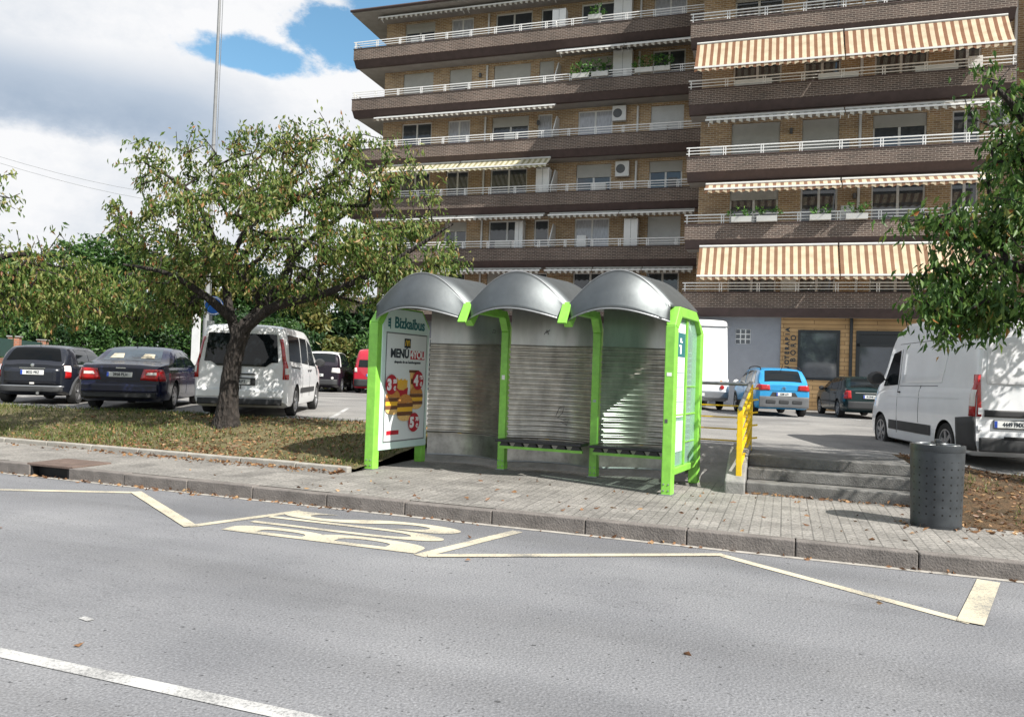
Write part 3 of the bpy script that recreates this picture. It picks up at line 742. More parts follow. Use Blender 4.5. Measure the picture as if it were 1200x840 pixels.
def price(u, v, a, b_):
    m = MB(); disc(m, P(u, v, .010), AY, AZ, .15, .15, .018, n=28); flat('price_disc', m, 'red')
    lettering('price_lettering', a, .22, 'white', poster, P(u-.06, v+.005, .030), AY, AZ, bold=.012)
    lettering('price_lettering', b_, .085, 'white', poster, P(u+.085, v-.028, .030), AY, AZ, bold=.004)
    lettering('price_lettering', '€', .085, 'white', poster, P(u+.085, v+.038, .030), AY, AZ, bold=.004)
# fries, drink and three burgers
m = MB(); q = lambda u, v, l: P(u, v, l)
m.poly([q(.58, .345, .011), q(.80, .345, .011), q(.77, .56, .011), q(.61, .56, .011)]); flat('drink_cup', m, 'bunlight')
m = MB(); m.poly([q(.56, .335, .013), q(.82, .335, .013), q(.82, .36, .013), q(.56, .36, .013)]); m.poly([q(.61, .42, .013), q(.77, .42, .013), q(.765, .47, .013), q(.615, .47, .013)]); flat('cup_lid', m, 'patty')
m = MB()
for i in range(11):
    u = .30+i*.026; tp = .415+.022*abs(math.sin(i*2.3)); m.poly([q(u, tp, .015+i*.0003), q(u+.024, tp-.004, .015+i*.0003), q(u+.02, .56, .015+i*.0003), q(u+.004, .56, .015+i*.0003)])
flat('fries', m, 'cheese')
m = MB(); m.poly([q(.285, .50, .020), q(.36, .525, .020), q(.47, .53, .020), q(.60, .50, .020), q(.57, .66, .020), q(.32, .66, .020)]); flat('fries_box', m, 'red')
def burger(u, v, s, l):
    c = lambda dv: P(u, v+dv*s, l)
    m = MB(); disc(m, c(-.02), AY, AZ, .165*s, .115*s, 0, n=18, a0=0, a1=math.pi); flat('burger_bun', m, 'bun')
    m = MB(); disc(m, c(.08), AY, AZ, .16*s, .07*s, 0, n=16, a0=math.pi, a1=2*math.pi); flat('burger_bun', m, 'bunlight')
    m = MB(); m.box(XF+l-.001, XF+l+.001, P(u, 0)[1]-.172*s, P(u, 0)[1]+.172*s, c(.012)[2], c(-.018)[2]); m.box(XF+l-.001, XF+l+.001, P(u, 0)[1]-.17*s, P(u, 0)[1]+.17*s, c(.078)[2], c(.048)[2]); flat('burger_patty', m, 'patty')
    m = MB(); m.poly([Vector(c(.013))+Vector((0, -.17*s, 0)), Vector(c(.06))+Vector((0, .03*s, 0)), Vector(c(.02))+Vector((0, .175*s, 0)), Vector(c(.012))+Vector((0, .175*s, 0))]); m.box(XF+l-.001, XF+l+.0005, P(u, 0)[1]-.165*s, P(u, 0)[1]+.165*s, c(.047)[2], c(.014)[2]); flat('burger_cheese', m, 'cheese')
burger(.20, .62, 1.1, .022); burger(.84, .585, 1.05, .022); burger(.53, .675, 1.2, .025)
price(.14, .475, '3', '50'); price(.87, .435, '4', '95'); price(.79, .84, '5', '70')
m = MB(); m.box(XF+.008, XF+.010, P(.05, 0)[1], P(.35, 0)[1], P(0, .945)[2], P(0, .905)[2]); flat('small_banner', m, 'red')
# glazed end with timetables
m = MB(); m.strip(outer, inner(.13), (SR, 0, 0), *YZ, .13); m.prism([(.13, .24), (.13, .33), (1.15, .33), (1.15, .24)], (SR, 0, 0), *YZ, .11); m.build('end_frame', 'green', sh, bevel=.012)
m = MB(); m.prism([(.135, .335), (.135, 2.1), (.275, 2.295), (1.005, 2.295), (1.145, 2.1), (1.145, .335)], (SR, 0, 0), *YZ, .012); glass = m.build('end_glass', 'clearglass', sh)
m = MB(); m.prism([(.615, .335), (.615, 2.295), (.665, 2.295), (.665, .335)], (SR, 0, 0), *YZ, .05); m.prism([(.14, 1.0), (.14, 1.02), (1.14, 1.02), (1.14, 1.0)], (SR, 0, 0), *YZ, .03)
for zz in (.62, 1.38): m.prism([(.67, zz), (.67, zz+.012), (1.14, zz+.012), (1.14, zz)], (SR, 0, 0), *YZ, .03)
m.build('mullion', 'green', sh)
XT = SR+.012
m = MB(); m.box(XT-.004, XT, .20, .58, .98, 2.22); paper = m.build('timetable_sheet', 'white', sh)
m = MB(); m.box(XT, XT+.003, .20, .58, 1.78, 2.10); hd = m.build('timetable_header', 'teal', paper)
m = MB(); m.box(XT+.003, XT+.005, .36, .42, 1.82, 1.94); m.box(XT+.003, XT+.005, .32, .40, 1.915, 1.94); m.box(XT+.003, XT+.005, .36, .42, 1.97, 2.03); m.box(XT+.003, XT+.005, .42, .46, 1.97, 1.99); m.build('information_mark', 'white', hd)
m = MB()
for i in range(22):
    z = 1.73-i*.032
    if i % 6 == 5: m.box(XT, XT+.002, .22, .56, z-.012, z+.008)
    else: m.box(XT, XT+.002, .22, .30+.24*((i*37) % 10)/10, z-.004, z+.004)
m.build('timetable_lines', 'papertext', paper)
m = MB(); m.box(XT-.004, XT, .20, .58, .52, .93); p2 = m.build('leaflet_holder', 'panelwhite', sh)
# mid posts with their arms
aout = [(1.28, 0), (1.28, 2.17), (1.10, 2.43), (.19, 2.43), (0, 2.21)]
ain = [(1.15, 0), (1.15, 2.12), (1.04, 2.32), (.25, 2.32), (.085, 2.13)]
for x in (-SM0, SM):
    m = MB(); m.strip(aout, ain, (x, 0, 0), *YZ, .115); m.build('post', 'green', sh, bevel=.01)
    m = MB(); m.bar((x, -.15, 2.17), (x, .02, 2.46), .12, .028, up=(0, -1, .7)); m.build('arm_cap', 'green', sh, bevel=.004)
# roofs and walls, bay by bay
FZ, RISE = 2.41, .47
def arch(f, k_=1.):
    x = abs(2*f-1); a = 1.25; return (math.cos(a*x)-math.cos(a))/(1-math.cos(a))
bays = [(SL+.03, -SM0), (-SM0, SM), (SM, SR-.0)]
for i, (a, b) in enumerate(bays):
    a_, b_ = a+.015, b-.015
    m = MB(); m.grid(lambda f, g_: (a_+(b_-a_)*f, 0.0+1.45*g_, FZ+RISE*arch(f)+.05*g_), 28, 4)
    rf = m.build('roof', 'steel', sh, smooth=50, solid=.014)
    def visor(f, g_):
        c = Vector((a_+(b_-a_)*f, 0, FZ+RISE*arch(f))); l = Vector((a_+(b_-a_)*f, -.27*math.sin(math.pi*f)**.8, 2.215+.145*math.sin(math.pi*f)))
        p = c.lerp(l, g_); bu = math.sin(math.pi*g_)*.035*math.sin(math.pi*f); return p+Vector((0, -bu, bu*.6))
    m = MB(); m.grid(visor, 30, 10); m.build('visor', 'steel', rf, smooth=60, solid=.012)
    m = MB(); m.tube([visor(j/24, 1.)+Vector((0, -.004, 0)) for j in range(25)], .011, 6); m.build('visor_lip', 'steelgrey', rf, smooth=60)
    m = MB(); m.tube([Vector(visor(j/24, 0.))+Vector((0, 0, .006)) for j in range(25)], .009, 6); m.build('roof_seam', 'steelgrey', rf, smooth=60)
    NR = 200; x0, x1 = a+.07, b-.07
    def wall(f, g_):
        z = .13+g_*(FZ+RISE*arch((x0+(x1-x0)*f-a)/(b-a))-.15-.0) if g_ > .8 else .13+g_*2.25
        zt = 1.93
        if g_ > .8:
            top = FZ+RISE*arch((x0+(x1-x0)*f-a)/(b-a))-.012; zb = .13+.8*2.25; z = zb+(top-zb)*(g_-.8)/.2
        y = Dp-.05+.24*math.sin(math.pi*f)+(.15*(1-f) if i == 0 else .22*f if i == 2 else 0)
        if .47 < z < zt: y += .021*math.cos((z-.47)/.079*2*math.pi)-.021
        return (x0+(x1-x0)*f, y, z)
    m = MB(); m.grid(lambda f, g_: wall(f, .156+g_*.644), 20, 300); bw = m.build('back_wall', 'steelwall', sh, smooth=60)
    m = MB(); m.grid(lambda f, g_: wall(f, .8+g_*.2), 20, 12); m.build('upper_panel', 'steelupper', bw, smooth=60)
    m = MB(); m.grid(lambda f, g_: wall(f, g_*.155), 20, 8); m.build('lower_panel', 'steellower', bw, smooth=60)
    m = MB(); m.tube([wall(j/20, 0.) for j in range(21)], .014, 6); m.build('wall_edge', 'steelgrey', bw, smooth=60)
# scratched tags on the steel
def scrawl(parent, pts, x, z, s, f):
    m = MB(); path = []
    for u, v in pts: path.append((x+u*s, Dp-.05+.24*math.sin(math.pi*f)-.044, z+v*s))
    m.tube(path, .005, 4); m.build('scratched_tag', 'scratch', parent)
scrawl(sh, [(0, 0), (.2, .5), (.5, .6), (.4, .2), (.1, -.1), (.5, -.2), (.8, -.1), (.7, -.5), (.3, -.3)], .08, .85, .26, .6)
scrawl(sh, [(0, 0), (.1, .4), (.4, .3), (.3, 0), (.1, .1)], -.95, 2.1, .14, .85)
scrawl(sh, [(0, 0), (.3, .5), (.5, 0), (.2, .2), (.6, .5)], -.15, 2.1, .14, .4)
scrawl(sh, [(0, 0), (.1, .5), (.5, .5), (.4, 0), (0, .1), (.3, .3), (.5, -.3), (0, -.3)], 1.88, 2.08, .2, .75)
# bench along two bays
for a, b in ((-SM0+.06, SM-.06), (SM+.06, SR-.13)):
    m = MB(); m.box(a, b, .82, 1.14, .455, .495); seat = m.build('seat', 'bench', sh, bevel=.014)
    n = 6; L_ = b-a
    m = MB(); m.box(a+.02, b-.02, .92, .96, .355, .395); m.build('seat_rail', 'green', sh)
    m = MB()
    for j in range(n): c = a+L_*(j+.5)/n; m.prism([(-.075, .396), (-.045, .452), (.045, .452), (.075, .396)], (c, .94, 0), (1, 0, 0), (0, 0, 1), .07)
    m.build('seat_bracket', 'bench', seat)

# fixings and stickers on the frame
for x, xs in ((SL, .16), (SR, .14), (-SM0, .125), (SM, .125)):
    m = MB()
    for zz in (.06, .14): m.lathe([(0, -.006), (.009, -.005), (.011, 0)], (x-.03, -.001 if abs(x) > 1 else 1.149, zz), 'y', 8); m.lathe([(0, -.006), (.009, -.005), (.011, 0)], (x+.03, -.001 if abs(x) > 1 else 1.149, zz), 'y', 8)
    m.build('bolt', 'steelgrey', sh)
    m = MB(); m.box(x-xs/2-.015, x+xs/2+.015, (-.02 if abs(x) > 1 else 1.13), (.15 if abs(x) > 1 else 1.30), .0, .012); m.build('foot_plate', 'steelgrey', sh)
for x, y, zz, w_, h_, c_ in ((-SM0, 1.146, 1.38, .05, .07, 'white'), (SM, 1.146, 1.1, .045, .035, 'papertext'), (SR+.0, -.003, 1.52, .06, .045, 'white'), (SR-.02, -.003, .92, .035, .05, 'scratch')):
    m = MB(); m.box(x-w_/2, x+w_/2, y, y+.003, zz, zz+h_); m.build('sticker', c_, sh)
# the shelter stands slightly off square: its ends splay away from the road
def splay(o, M0):
    for ch in o.children:
        if ch.type == 'MESH':
            for v in ch.data.vertices:
                if v.co.x > SR-.12 and v.co.z < 2.42: v.co.y *= 1.2
                elif v.co.x < SL+.1 and v.co.z < 2.44 and not ch.name.startswith(('roof', 'visor')): v.co.y *= 1.09
                v.co.x += .12*v.co.y
        splay(ch, M0)
splay(sh, None)
# ------------------------------------------------------------------ vehicles
def pchip(xs, ys):
    xs = np.array(xs, float); ys = np.array(ys, float); h = np.diff(xs); d = np.diff(ys)/h; m_ = np.zeros(len(xs))
    for i in range(1, len(xs)-1):
        if d[i-1]*d[i] > 0:
            w1 = 2*h[i]+h[i-1]; w2 = h[i]+2*h[i-1]; m_[i] = (w1+w2)/(w1/d[i-1]+w2/d[i])
    m_[0] = d[0]; m_[-1] = d[-1]
    def f(x):
        x = min(max(x, xs[0]), xs[-1]); i = int(min(max(np.searchsorted(xs, x)-1, 0), len(h)-1)); t = (x-xs[i])/h[i]
        return float((1+2*t)*(1-t)**2*ys[i]+t*(1-t)**2*h[i]*m_[i]+t*t*(3-2*t)*ys[i+1]+t*t*(t-1)*h[i]*m_[i+1])
    return f
class Car:
    """local axes: +x forward from the rear bumper, +y its left side, z up from the road"""
    def __init__(s, name, label, cat, L, Wd, top, belt, paint, wheels, rw, group=None, tumble=.30, plan=None, clear=.2, lean=0., roofr=.05, under='trim', sillz=.3):
        s.L, s.W, s.paint, s.wheels, s.rw, s.lean, s.tumble, s.clear, s.roofr = L, Wd, paint, wheels, rw, lean, tumble, clear, roofr
        s.top = pchip(*zip(*top)); s.beltf = pchip(*zip(*belt))
        s.plan = pchip(*zip(*(plan or [(0, .86), (.06, .92), (.2, .97), (.5, 1.), (L-.8, 1.), (L-.3, .93), (L-.08, .80), (L, .66)])))
        s.root = thing(name, label, cat, group=group)
        n = 64; xs = sorted(set([0, .03, .07, .12, .2]+[L*i/n for i in range(1, n)]+[L-.1, L-.04, L]))
        m = MB(); rings = []
        for x in xs:
            h = s.half(x); ring = [(x+s.lx(x, z), -y, z) for y, z in h[1:-1]]
            pts = [(x+s.lx(x, h[0][1]), 0, h[0][1])]+ring+[(x+s.lx(x, h[-1][1]), 0, h[-1][1])]+[(p[0], -p[1], p[2]) for p in reversed(ring)]
            rings.append(pts)
        k = len(rings[0])
        for r_ in rings: m.v += [tuple(p) for p in r_]
        for i in range(len(rings)-1):
            for j in range(k): m.f.append((i*k+j, i*k+(j+1) % k, (i+1)*k+(j+1) % k, (i+1)*k+j)); m.m.append(0)
        m.f.append(tuple(range(k))); m.m.append(0); m.f.append(tuple((len(rings)-1)*k+j for j in reversed(range(k)))); m.m.append(0)
        body = m.build('body', [paint, 'black'], None, fix=True)
        c = MB()
        for xw in wheels:
            for sg in (-1, 1): c.lathe([(0, 0), (rw+.055, 0), (rw+.055, .5), (0, .5)], (xw, (Wd/2-.27) if sg > 0 else -(Wd/2-.27)-.5, rw+.0), 'y', 36, 0)
        cut = c.build('cutter', ['black'], None, weld=True)
        bo = body.modifiers.new('b', 'BOOLEAN'); bo.object = cut; bo.operation = 'DIFFERENCE'; bo.solver = 'EXACT'; bo.material_mode = 'TRANSFER'
        dg = bpy.context.evaluated_depsgraph_get(); me = bpy.data.meshes.new_from_object(body.evaluated_get(dg))
        body.modifiers.clear(); body.data = me; me.name = 'body'; bpy.data.objects.remove(cut)
        me.polygons.foreach_set('use_smooth', [True]*len(me.polygons)); me.set_sharp_from_angle(angle=R(32))
        body.parent = s.root; s.body = body
        for xw in wheels:
            for sg in (-1, 1): s.wheel(xw, sg)
    def lx(s, x, z):
        b = s.beltf(x); return s.lean*max(0, z-b)*max(0, 1-x/1.2)
    def half(s, x):
        zt = s.top(x); b = min(s.beltf(x), zt-.035); ws = s.W/2*s.plan(x); g = zt-b
        wt = ws-.04-min(g, 3)*s.tumble*.5-min(.12, g*.25)*.5; zb = s.clear+.10*max(0, 1-x/.25)+.06*max(0, 1-(s.L-x)/.4)
        rr = s.roofr; mid = zb+(b-zb)*.55
        return [(0, zb), (ws-.14, zb), (ws-.04, zb+.04), (ws-.012, zb+.13), (ws, mid-.05), (ws, mid+.08), (ws-.012, b-.09), (ws-.03, b-.025), (ws-.05, b),
                (ws-.05+(wt-ws+.05)*.28, b+g*.33), (ws-.05+(wt-ws+.05)*.6, b+g*.64), (wt, zt-min(.1, g*.2)), (wt-rr*.8, zt-min(.035, g*.08)), (wt-rr*2-.03, zt-.008), (wt*.5, zt+.012), (0, zt+.018)]
    def ysurf(s, x, z):
        h = s.half(x); 
        for (y0, z0), (y1, z1) in zip(h[2:], h[3:]):
            if z0 <= z <= z1 and z1 > z0: return y0+(y1-y0)*(z-z0)/(z1-z0)
        return h[2][0] if z < h[2][1] else h[-4][0]
    def ztop(s, x, y):
        h = s.half(x); y = abs(y)
        for (y1, z1), (y0, z0) in zip(h[-5:], h[-4:]):
            if y0 <= y <= y1: return z0+(z1-z0)*(y-y0)/(y1-y0+1e-9)
        return h[-5][1]
    def side(s, quad, sg, off=.006, nu=8, nv=5, mb=None):
        """quad of (x,z): rear-low, front-low, front-high, rear-high, laid on the body side"""
        (a, b, c, d) = [Vector(q) for q in quad]; mb = mb or MB()
        def fn(u, v):
            p = (a.lerp(b, u)).lerp(d.lerp(c, u), v); x, z = p; return (x+s.lx(x, z), sg*(s.ysurf(x, z)+off), z)
        return mb.grid(fn, nu, nv)
    def up(s, quad, off=.006, nu=10, nv=8, mb=None):
        """quad of (x,y) laid on the top surface (rear window, windscreen)"""
        (a, b, c, d) = [Vector(q) for q in quad]; mb = mb or MB()
        def fn(u, v):
            p = (a.lerp(b, u)).lerp(d.lerp(c, u), v); x, y = p
            e = .01; sl = (s.ztop(x+e, y)-s.ztop(x-e, y))/(2*e); q = math.sqrt(1+sl*sl); z = s.ztop(x, y)
            return (x-off*sl/q, y, z+off/q)
        return mb.grid(fn, nu, nv)
    def back(s, quad, off=.006, nu=6, nv=4, mb=None):
        """quad of (y,z) on the flat tail"""
        (a, b, c, d) = [Vector(q) for q in quad]; mb = mb or MB()
        def fn(u, v):
            p = (a.lerp(b, u)).lerp(d.lerp(c, u), v); return (-off+s.lx(0, p[1]), p[0], p[1])
        return mb.grid(fn, nu, nv)
    def wheel(s, xw, sg):
        rw = s.rw; y0 = sg*(s.W/2-.012); m = MB()
        m.lathe([(rw*.66, -.02*sg), (rw*.93, 0), (rw, -.03*sg), (rw, -.17*sg), (rw*.9, -.2*sg), (rw*.6, -.2*sg)], (xw, y0, rw), 'y', 32)
        t = m.build('wheel', 'tyre', s.root, smooth=40)
        m = MB(); m.lathe([(0, -.06*sg), (rw*.62, -.06*sg), (rw*.66, -.02*sg)], (xw, y0, rw), 'y', 28); m.build('wheel_well_disc', 'trim', t)
        m = MB(); m.lathe([(rw*.60, -.05*sg), (rw*.62, -.008*sg), (rw*.69, -.008*sg), (rw*.69, -.04*sg)], (xw, y0, rw), 'y', 28)
        for i in range(s.spokes):
            a = 2*math.pi*i/s.spokes+.3; c = Vector((xw, y0-.03*sg, rw)); d = Vector((math.cos(a), 0, math.sin(a)))
            m.bar(c+d*.02, c+d*(rw*.63), rw*.2, .03, up=(0, 1, 0))
        m.lathe([(0, -.006*sg), (rw*.14, -.006*sg), (rw*.17, -.04*sg)], (xw, y0, rw), 'y', 14)
        m.build('rim', s.rim, t, smooth=35)
    spokes = 6; rim = 'alloy'
    def part(s, name, mb, m, parent=None, **k): return mb.build(name, m, parent or s.root, smooth=k.pop('smooth', 40), **k)
    def plate(s, x, y, z, text, wd=.52):
        m = MB(); m.box(x-.014, x-.002, y-wd/2, y+wd/2, z-.055, z+.055); p = s.part('number_plate', m, 'plate', bevel=.004)
        lettering('plate_lettering', text, .088, 'ink', p, (x-.016, y-.015, z), (0, -1, 0), (0, 0, 1), sx=wd/.52*.82, bold=.003)
        m = MB(); m.box(x-.0155, x-.013, y+wd/2-.045, y+wd/2-.002, z-.052, z+.052); m.build('plate_band', 'eublue', p)
    def mirror(s, x, z, sg, m='trim', sc=1.):
        y = s.ysurf(x, z); mb = MB(); mb.lathe([(0, -.06), (.06, -.055), (.085, 0), (.075, .05), (0, .06)], (0, 0, 0), 'x', 12)
        mb.v = [(x+vx*sc*1.1, sg*(y+.12*sc)+vy*1.15*sc, z+vz*.8*sc*1.2) for vx, vy, vz in mb.v]
        mb.bar((x, sg*(y-.02), z-.03), (x, sg*(y+.1), z-.02), .05, .03); s.part('wing_mirror', mb, m)
    def handle(s, x, z, sg, m, ln=.19):
        mb = MB(); y = s.ysurf(x, z); mb.bar((x-ln/2, sg*(y+.012), z), (x+ln/2, sg*(s.ysurf(x+ln/2, z)+.012), z), .03, .028); s.part('door_handle', mb, m, bevel=.006)
    def seam(s, pts, sg, parent=None):
        mb = MB(); P_ = []
        for (x, z), (x2, z2) in zip(pts, pts[1:]):
            for i in range(6): f = i/6; X = x+(x2-x)*f; Z = z+(z2-z)*f; P_.append((X+s.lx(X, Z), sg*(s.ysurf(X, Z)+.0005), Z))
        P_.append((pts[-1][0], sg*(s.ysurf(*pts[-1])+.0005), pts[-1][1])); mb.tube(P_, .005, 4); s.part('door_seam', mb, 'black', parent)
    def arch_ring(s, xw, sg, wd, m):
        mb = MB()
        r0, r1 = s.rw+.045, s.rw+.045+wd
        def fn(u, v):
            a = math.pi*(-.06+1.12*u); r_ = r0+(r1-r0)*v; x, z = xw+r_*math.cos(a), max(s.clear+.02, s.rw+r_*math.sin(a)); return (x, sg*(s.ysurf(x, z)+.014*(1-.6*v)), z)
        mb.grid(fn, 20, 2); s.part('wheel_arch', mb, m)
    def put(s, lp, wp, deg, z):
        """ground contact lp (x,y) of the car goes to world wp; heading deg clockwise from straight ahead"""
        a = R(deg); h = Vector((math.sin(a), math.cos(a))); l = Vector((-h.y, h.x)); o = Vector(wp)-h*lp[0]-l*lp[1]
        s.root.location = (o.x, o.y, z); s.root.rotation_euler = (0, 0, math.atan2(h.y, h.x))
def lamp(c, back=None, side=None, sg=1, m='redlamp', name='tail_light', off=.012):
    mb = MB()
    if back: c.back([(sg*y, z) for y, z in back], off, 4, 4, mb)
    if side: c.side(side, sg, off, 5, 4, mb)
    return c.part(name, mb, m, solid=.012)

GP = 'cars parked in the car park behind the stop'
# --- small black hatchback
Car.spokes = 5; Car.rim = 'alloy'
c = Car('small_hatchback', 'small black hatchback with boxy roof and pale tail lights, beside a red brick wall', 'car', 3.63, 1.69,
        [(0, .93), (.05, .99), (.09, 1.06), (.27, 1.31), (.42, 1.375), (1., 1.41), (1.7, 1.41), (2.05, 1.36), (2.55, 1.0), (3.2, .92), (3.55, .78), (3.63, .62)],
        [(0, .90), (.3, .95), (2.5, .93), (3.2, .84), (3.63, .6)], 'paintblack', (.58, 3.05), .305, GP, tumble=.46, plan=[(0, .78), (.06, .87), (.2, .94), (.5, 1), (2.9, 1), (3.3, .93), (3.55, .8), (3.63, .66)])
c.part('rear_window', c.up([(.075, .60), (.075, -.60), (.30, -.47), (.30, .47)]), 'hatchglass')
for sg in (-1, 1):
    c.part('side_window', c.side([(.55, .965), (1.28, .965), (1.28, 1.33), (.62, 1.33)], sg), 'carglass')
    c.part('side_window', c.side([(1.36, .965), (2.38, .965), (2.0, 1.31), (1.36, 1.33)], sg), 'carglass')
    lamp(c, None, [(.02, .63), (.16, .63), (.17, .93), (.04, .93)], sg, 'redlamp'); 
    c.part('lamp_bezel', c.side([(.012, .80), (.15, .78), (.17, .93), (.03, .93)], sg, .022), 'clearlamp')
    for xw in c.wheels: c.arch_ring(xw, sg, .055, 'silverpaint')
    c.mirror(2.3, 1.0, sg, 'paintblack')
c.part('rear_bumper', c.back([(.68, .30), (-.68, .30), (-.68, .40), (.68, .40)], .02), 'trim', solid=.02)
c.part('bumper_strip', c.back([(.71, .415), (-.71, .415), (-.71, .445), (.71, .445)], .028), 'silverpaint', solid=.015)
for sg in (-1, 1): c.part('belt_strip', c.side([(.06, .925), (2.5, .925), (2.5, .945), (.06, .945)], sg, .008), 'chrome')
c.part('boot_lid', c.back([(.60, .47), (-.60, .47), (-.60, .86), (.60, .86)], .005), 'paintblack', solid=.008)
mb = MB(); mb.box(-.02, -.004, -.28, .28, .845, .865); c.part('boot_trim', mb, 'chrome')
mb = MB(); mb.lathe([(0, -.012), (.04, -.01), (.045, 0)], (-.006, 0, .92), 'x', 16); c.part('badge', mb, 'chrome')
mb = MB(); mb.box(-.012, 0, -.05, .05, .48, .52); c.part('fog_lamp', mb, 'clearlamp')
mb = MB(); mb.tube([(-.06, -.15, .27), (.1, -.15, .27)], .035, 12); c.part('exhaust', mb, 'chrome')
c.plate(-.008, .0, .755, '8022 BRZ', .50)
mb = MB(); mb.tube([(.42, 0, 1.37), (.36, 0, 1.52)], .006, 5); c.part('antenna', mb, 'black')
c.put((.58, -.80), (-10.62, 18.85), -10.5, .5)

# --- navy saloon
Car.spokes = 7
c = Car('saloon_car', 'navy blue saloon with cream headrests behind its rear window', 'car', 4.82, 1.83,
        [(0, .93), (.04, .985), (.12, 1.02), (.62, 1.075), (.85, 1.15), (1.42, 1.40), (1.9, 1.445), (2.5, 1.44), (2.95, 1.36), (3.55, 1.0), (4.3, .9), (4.7, .76), (4.82, .6)],
        [(0, .90), (.5, .96), (2.5, .95), (3.5, .92), (4.4, .8), (4.82, .58)], 'paintnavy', (1.05, 3.84), .32, GP, tumble=.42)
c.part('rear_window', c.up([(.68, .64), (.68, -.64), (1.40, -.53), (1.40, .53)]), 'skytintglass')
mb = MB()
for y in (-.32, .34):
    c.up([(.84, y+.15), (.84, y-.15), (1.06, y-.11), (1.06, y+.11)], .012, 4, 4, mb)
c.part('headrest', mb, 'seatbeige')
for sg in (-1, 1):
    c.part('side_window', c.side([(.98, .985), (1.3, .985), (1.46, 1.27), (1.38, 1.24)], sg), 'carglass')
    c.part('side_window', c.side([(1.36, .985), (2.12, .985), (2.1, 1.355), (1.58, 1.32)], sg), 'carglass')
    c.part('side_window', c.side([(2.2, .985), (3.3, .97), (2.92, 1.29), (2.18, 1.355)], sg), 'carglass')
    lamp(c, [(.40, .69), (.78, .67), (.78, .93), (.47, .93)], [(.0, .67), (.20, .67), (.12, .93), (.0, .93)], sg)
    c.part('reversing_lamp', c.back([(sg*.52, .80), (sg*.74, .80), (sg*.74, .86), (sg*.55, .86)], .024), 'clearlamp')
    c.handle(1.62, .88, sg, 'paintnavy'); c.handle(2.65, .87, sg, 'paintnavy'); c.mirror(3.15, 1.0, sg, 'paintnavy')
    c.seam([(1.45, .4), (1.34, .93)], sg); c.seam([(2.16, .35), (2.16, .95)], sg)
c.part('rear_bumper', c.back([(.77, .42), (-.77, .42), (-.77, .60), (.77, .60)], .05), 'paintnavy', solid=.06, bevel=.02)
c.part('bumper_lower', c.back([(.74, .30), (-.74, .30), (-.74, .40), (.74, .40)], .03), 'trim', solid=.03)
c.part('boot_seam', c.back([(.42, .655), (-.42, .655), (-.42, .665), (.42, .665)], .006), 'black')
mb = MB(); mb.box(-.012, 0, -.10, .10, .935, .955); c.part('badge', mb, 'chrome')
c.plate(-.006, .02, .80, '2928 BLH')
mb = MB(); mb.tube([(1.6, .1, 1.43), (1.52, .1, 1.52)], .012, 6); c.part('antenna', mb, 'black')
c.put((1.05, -.88), (-7.90, 18.05), -11, .5)

# --- white passenger van
Car.spokes = 5
c = Car('passenger_van', 'white passenger van with dark rear windows behind the crooked cherry tree', 'van', 4.97, 1.98,
        [(0, 1.80), (.03, 1.87), (.10, 1.93), (.5, 1.97), (2.6, 1.98), (3.2, 1.90), (4.05, 1.30), (4.5, 1.12), (4.85, .95), (4.97, .7)],
        [(0, 1.15), (3.6, 1.13), (4.3, 1.05), (4.97, .66)], 'paintwhite', (.99, 3.92), .335, GP, tumble=.17, lean=.10, plan=[(0, .90), (.04, .94), (.12, .98), (.3, 1), (4.1, 1), (4.6, .93), (4.9, .8), (4.97, .7)])
c.part('rear_window', c.back([(.76, 1.17), (-.76, 1.17), (-.70, 1.77), (.70, 1.77)], .008), 'carglass')
c.part('rear_window_sill', c.back([(.50, 1.08), (-.50, 1.08), (-.62, 1.17), (.62, 1.17)], .008), 'carglass')
mb = MB(); mb.box(-.012, .002, -.006, .006, .5, 1.10); c.part('tailgate_seam', mb, 'black')
for sg in (-1, 1):
    c.part('side_window', c.side([(.30, 1.22), (1.65, 1.19), (1.68, 1.78), (.34, 1.79)], sg), 'carglass')
    c.part('side_window', c.side([(1.76, 1.19), (2.62, 1.16), (2.62, 1.77), (1.78, 1.78)], sg), 'carglass')
    c.part('side_window', c.side([(2.74, 1.14), (3.70, 1.12), (3.28, 1.62), (2.76, 1.76)], sg), 'carglass')
    lamp(c, [(.86, .82), (.895, .82), (.89, 1.22), (.86, 1.22)], [(.0, .82), (.10, .82), (.08, 1.22), (.0, 1.22)], sg)
    lamp(c, None, [(.0, 1.22), (.07, 1.22), (.05, 1.68), (.0, 1.68)], sg)
    c.part('reversing_lamp', c.side([(.0, .93), (.08, .93), (.075, 1.06), (.0, 1.06)], sg, .024), 'clearlamp')
    c.part('rubbing_strip', c.side([(1.45, .50), (3.35, .50), (3.35, .62), (1.45, .62)], sg, .012), 'trim')
    c.part('sliding_rail', c.side([(.35, 1.08), (1.4, 1.05), (1.4, 1.075), (.35, 1.105)], sg, .008), 'trim')
    c.handle(2.5, 1.02, sg, 'trim'); c.handle(2.78, 1.02, sg, 'trim'); c.mirror(3.62, 1.22, sg, 'trim', 1.3)
    c.seam([(1.70, .4), (1.70, 1.16)], sg); c.seam([(2.68, .4), (2.68, 1.8)], sg)
c.part('bumper_lower', c.back([(.86, .27), (-.86, .27), (-.86, .40), (.86, .40)], .03), 'trim', solid=.04)
c.part('rear_bumper', c.back([(.90, .42), (-.90, .42), (-.90, .60), (.90, .60)], .03), 'paintwhite', solid=.05, bevel=.02)
c.part('plate_recess', c.back([(.38, .68), (-.30, .68), (-.30, .84), (.38, .84)], .006), 'trim')
c.plate(-.012, .06, .755, '6371 KBT')
c.part('tailgate_handle', c.back([(.3, .9), (-.3, .9), (-.3, .93), (.3, .93)], .016), 'trim')
c.put((.99, -.93), (-4.86, 17.25), -5.5, .5)

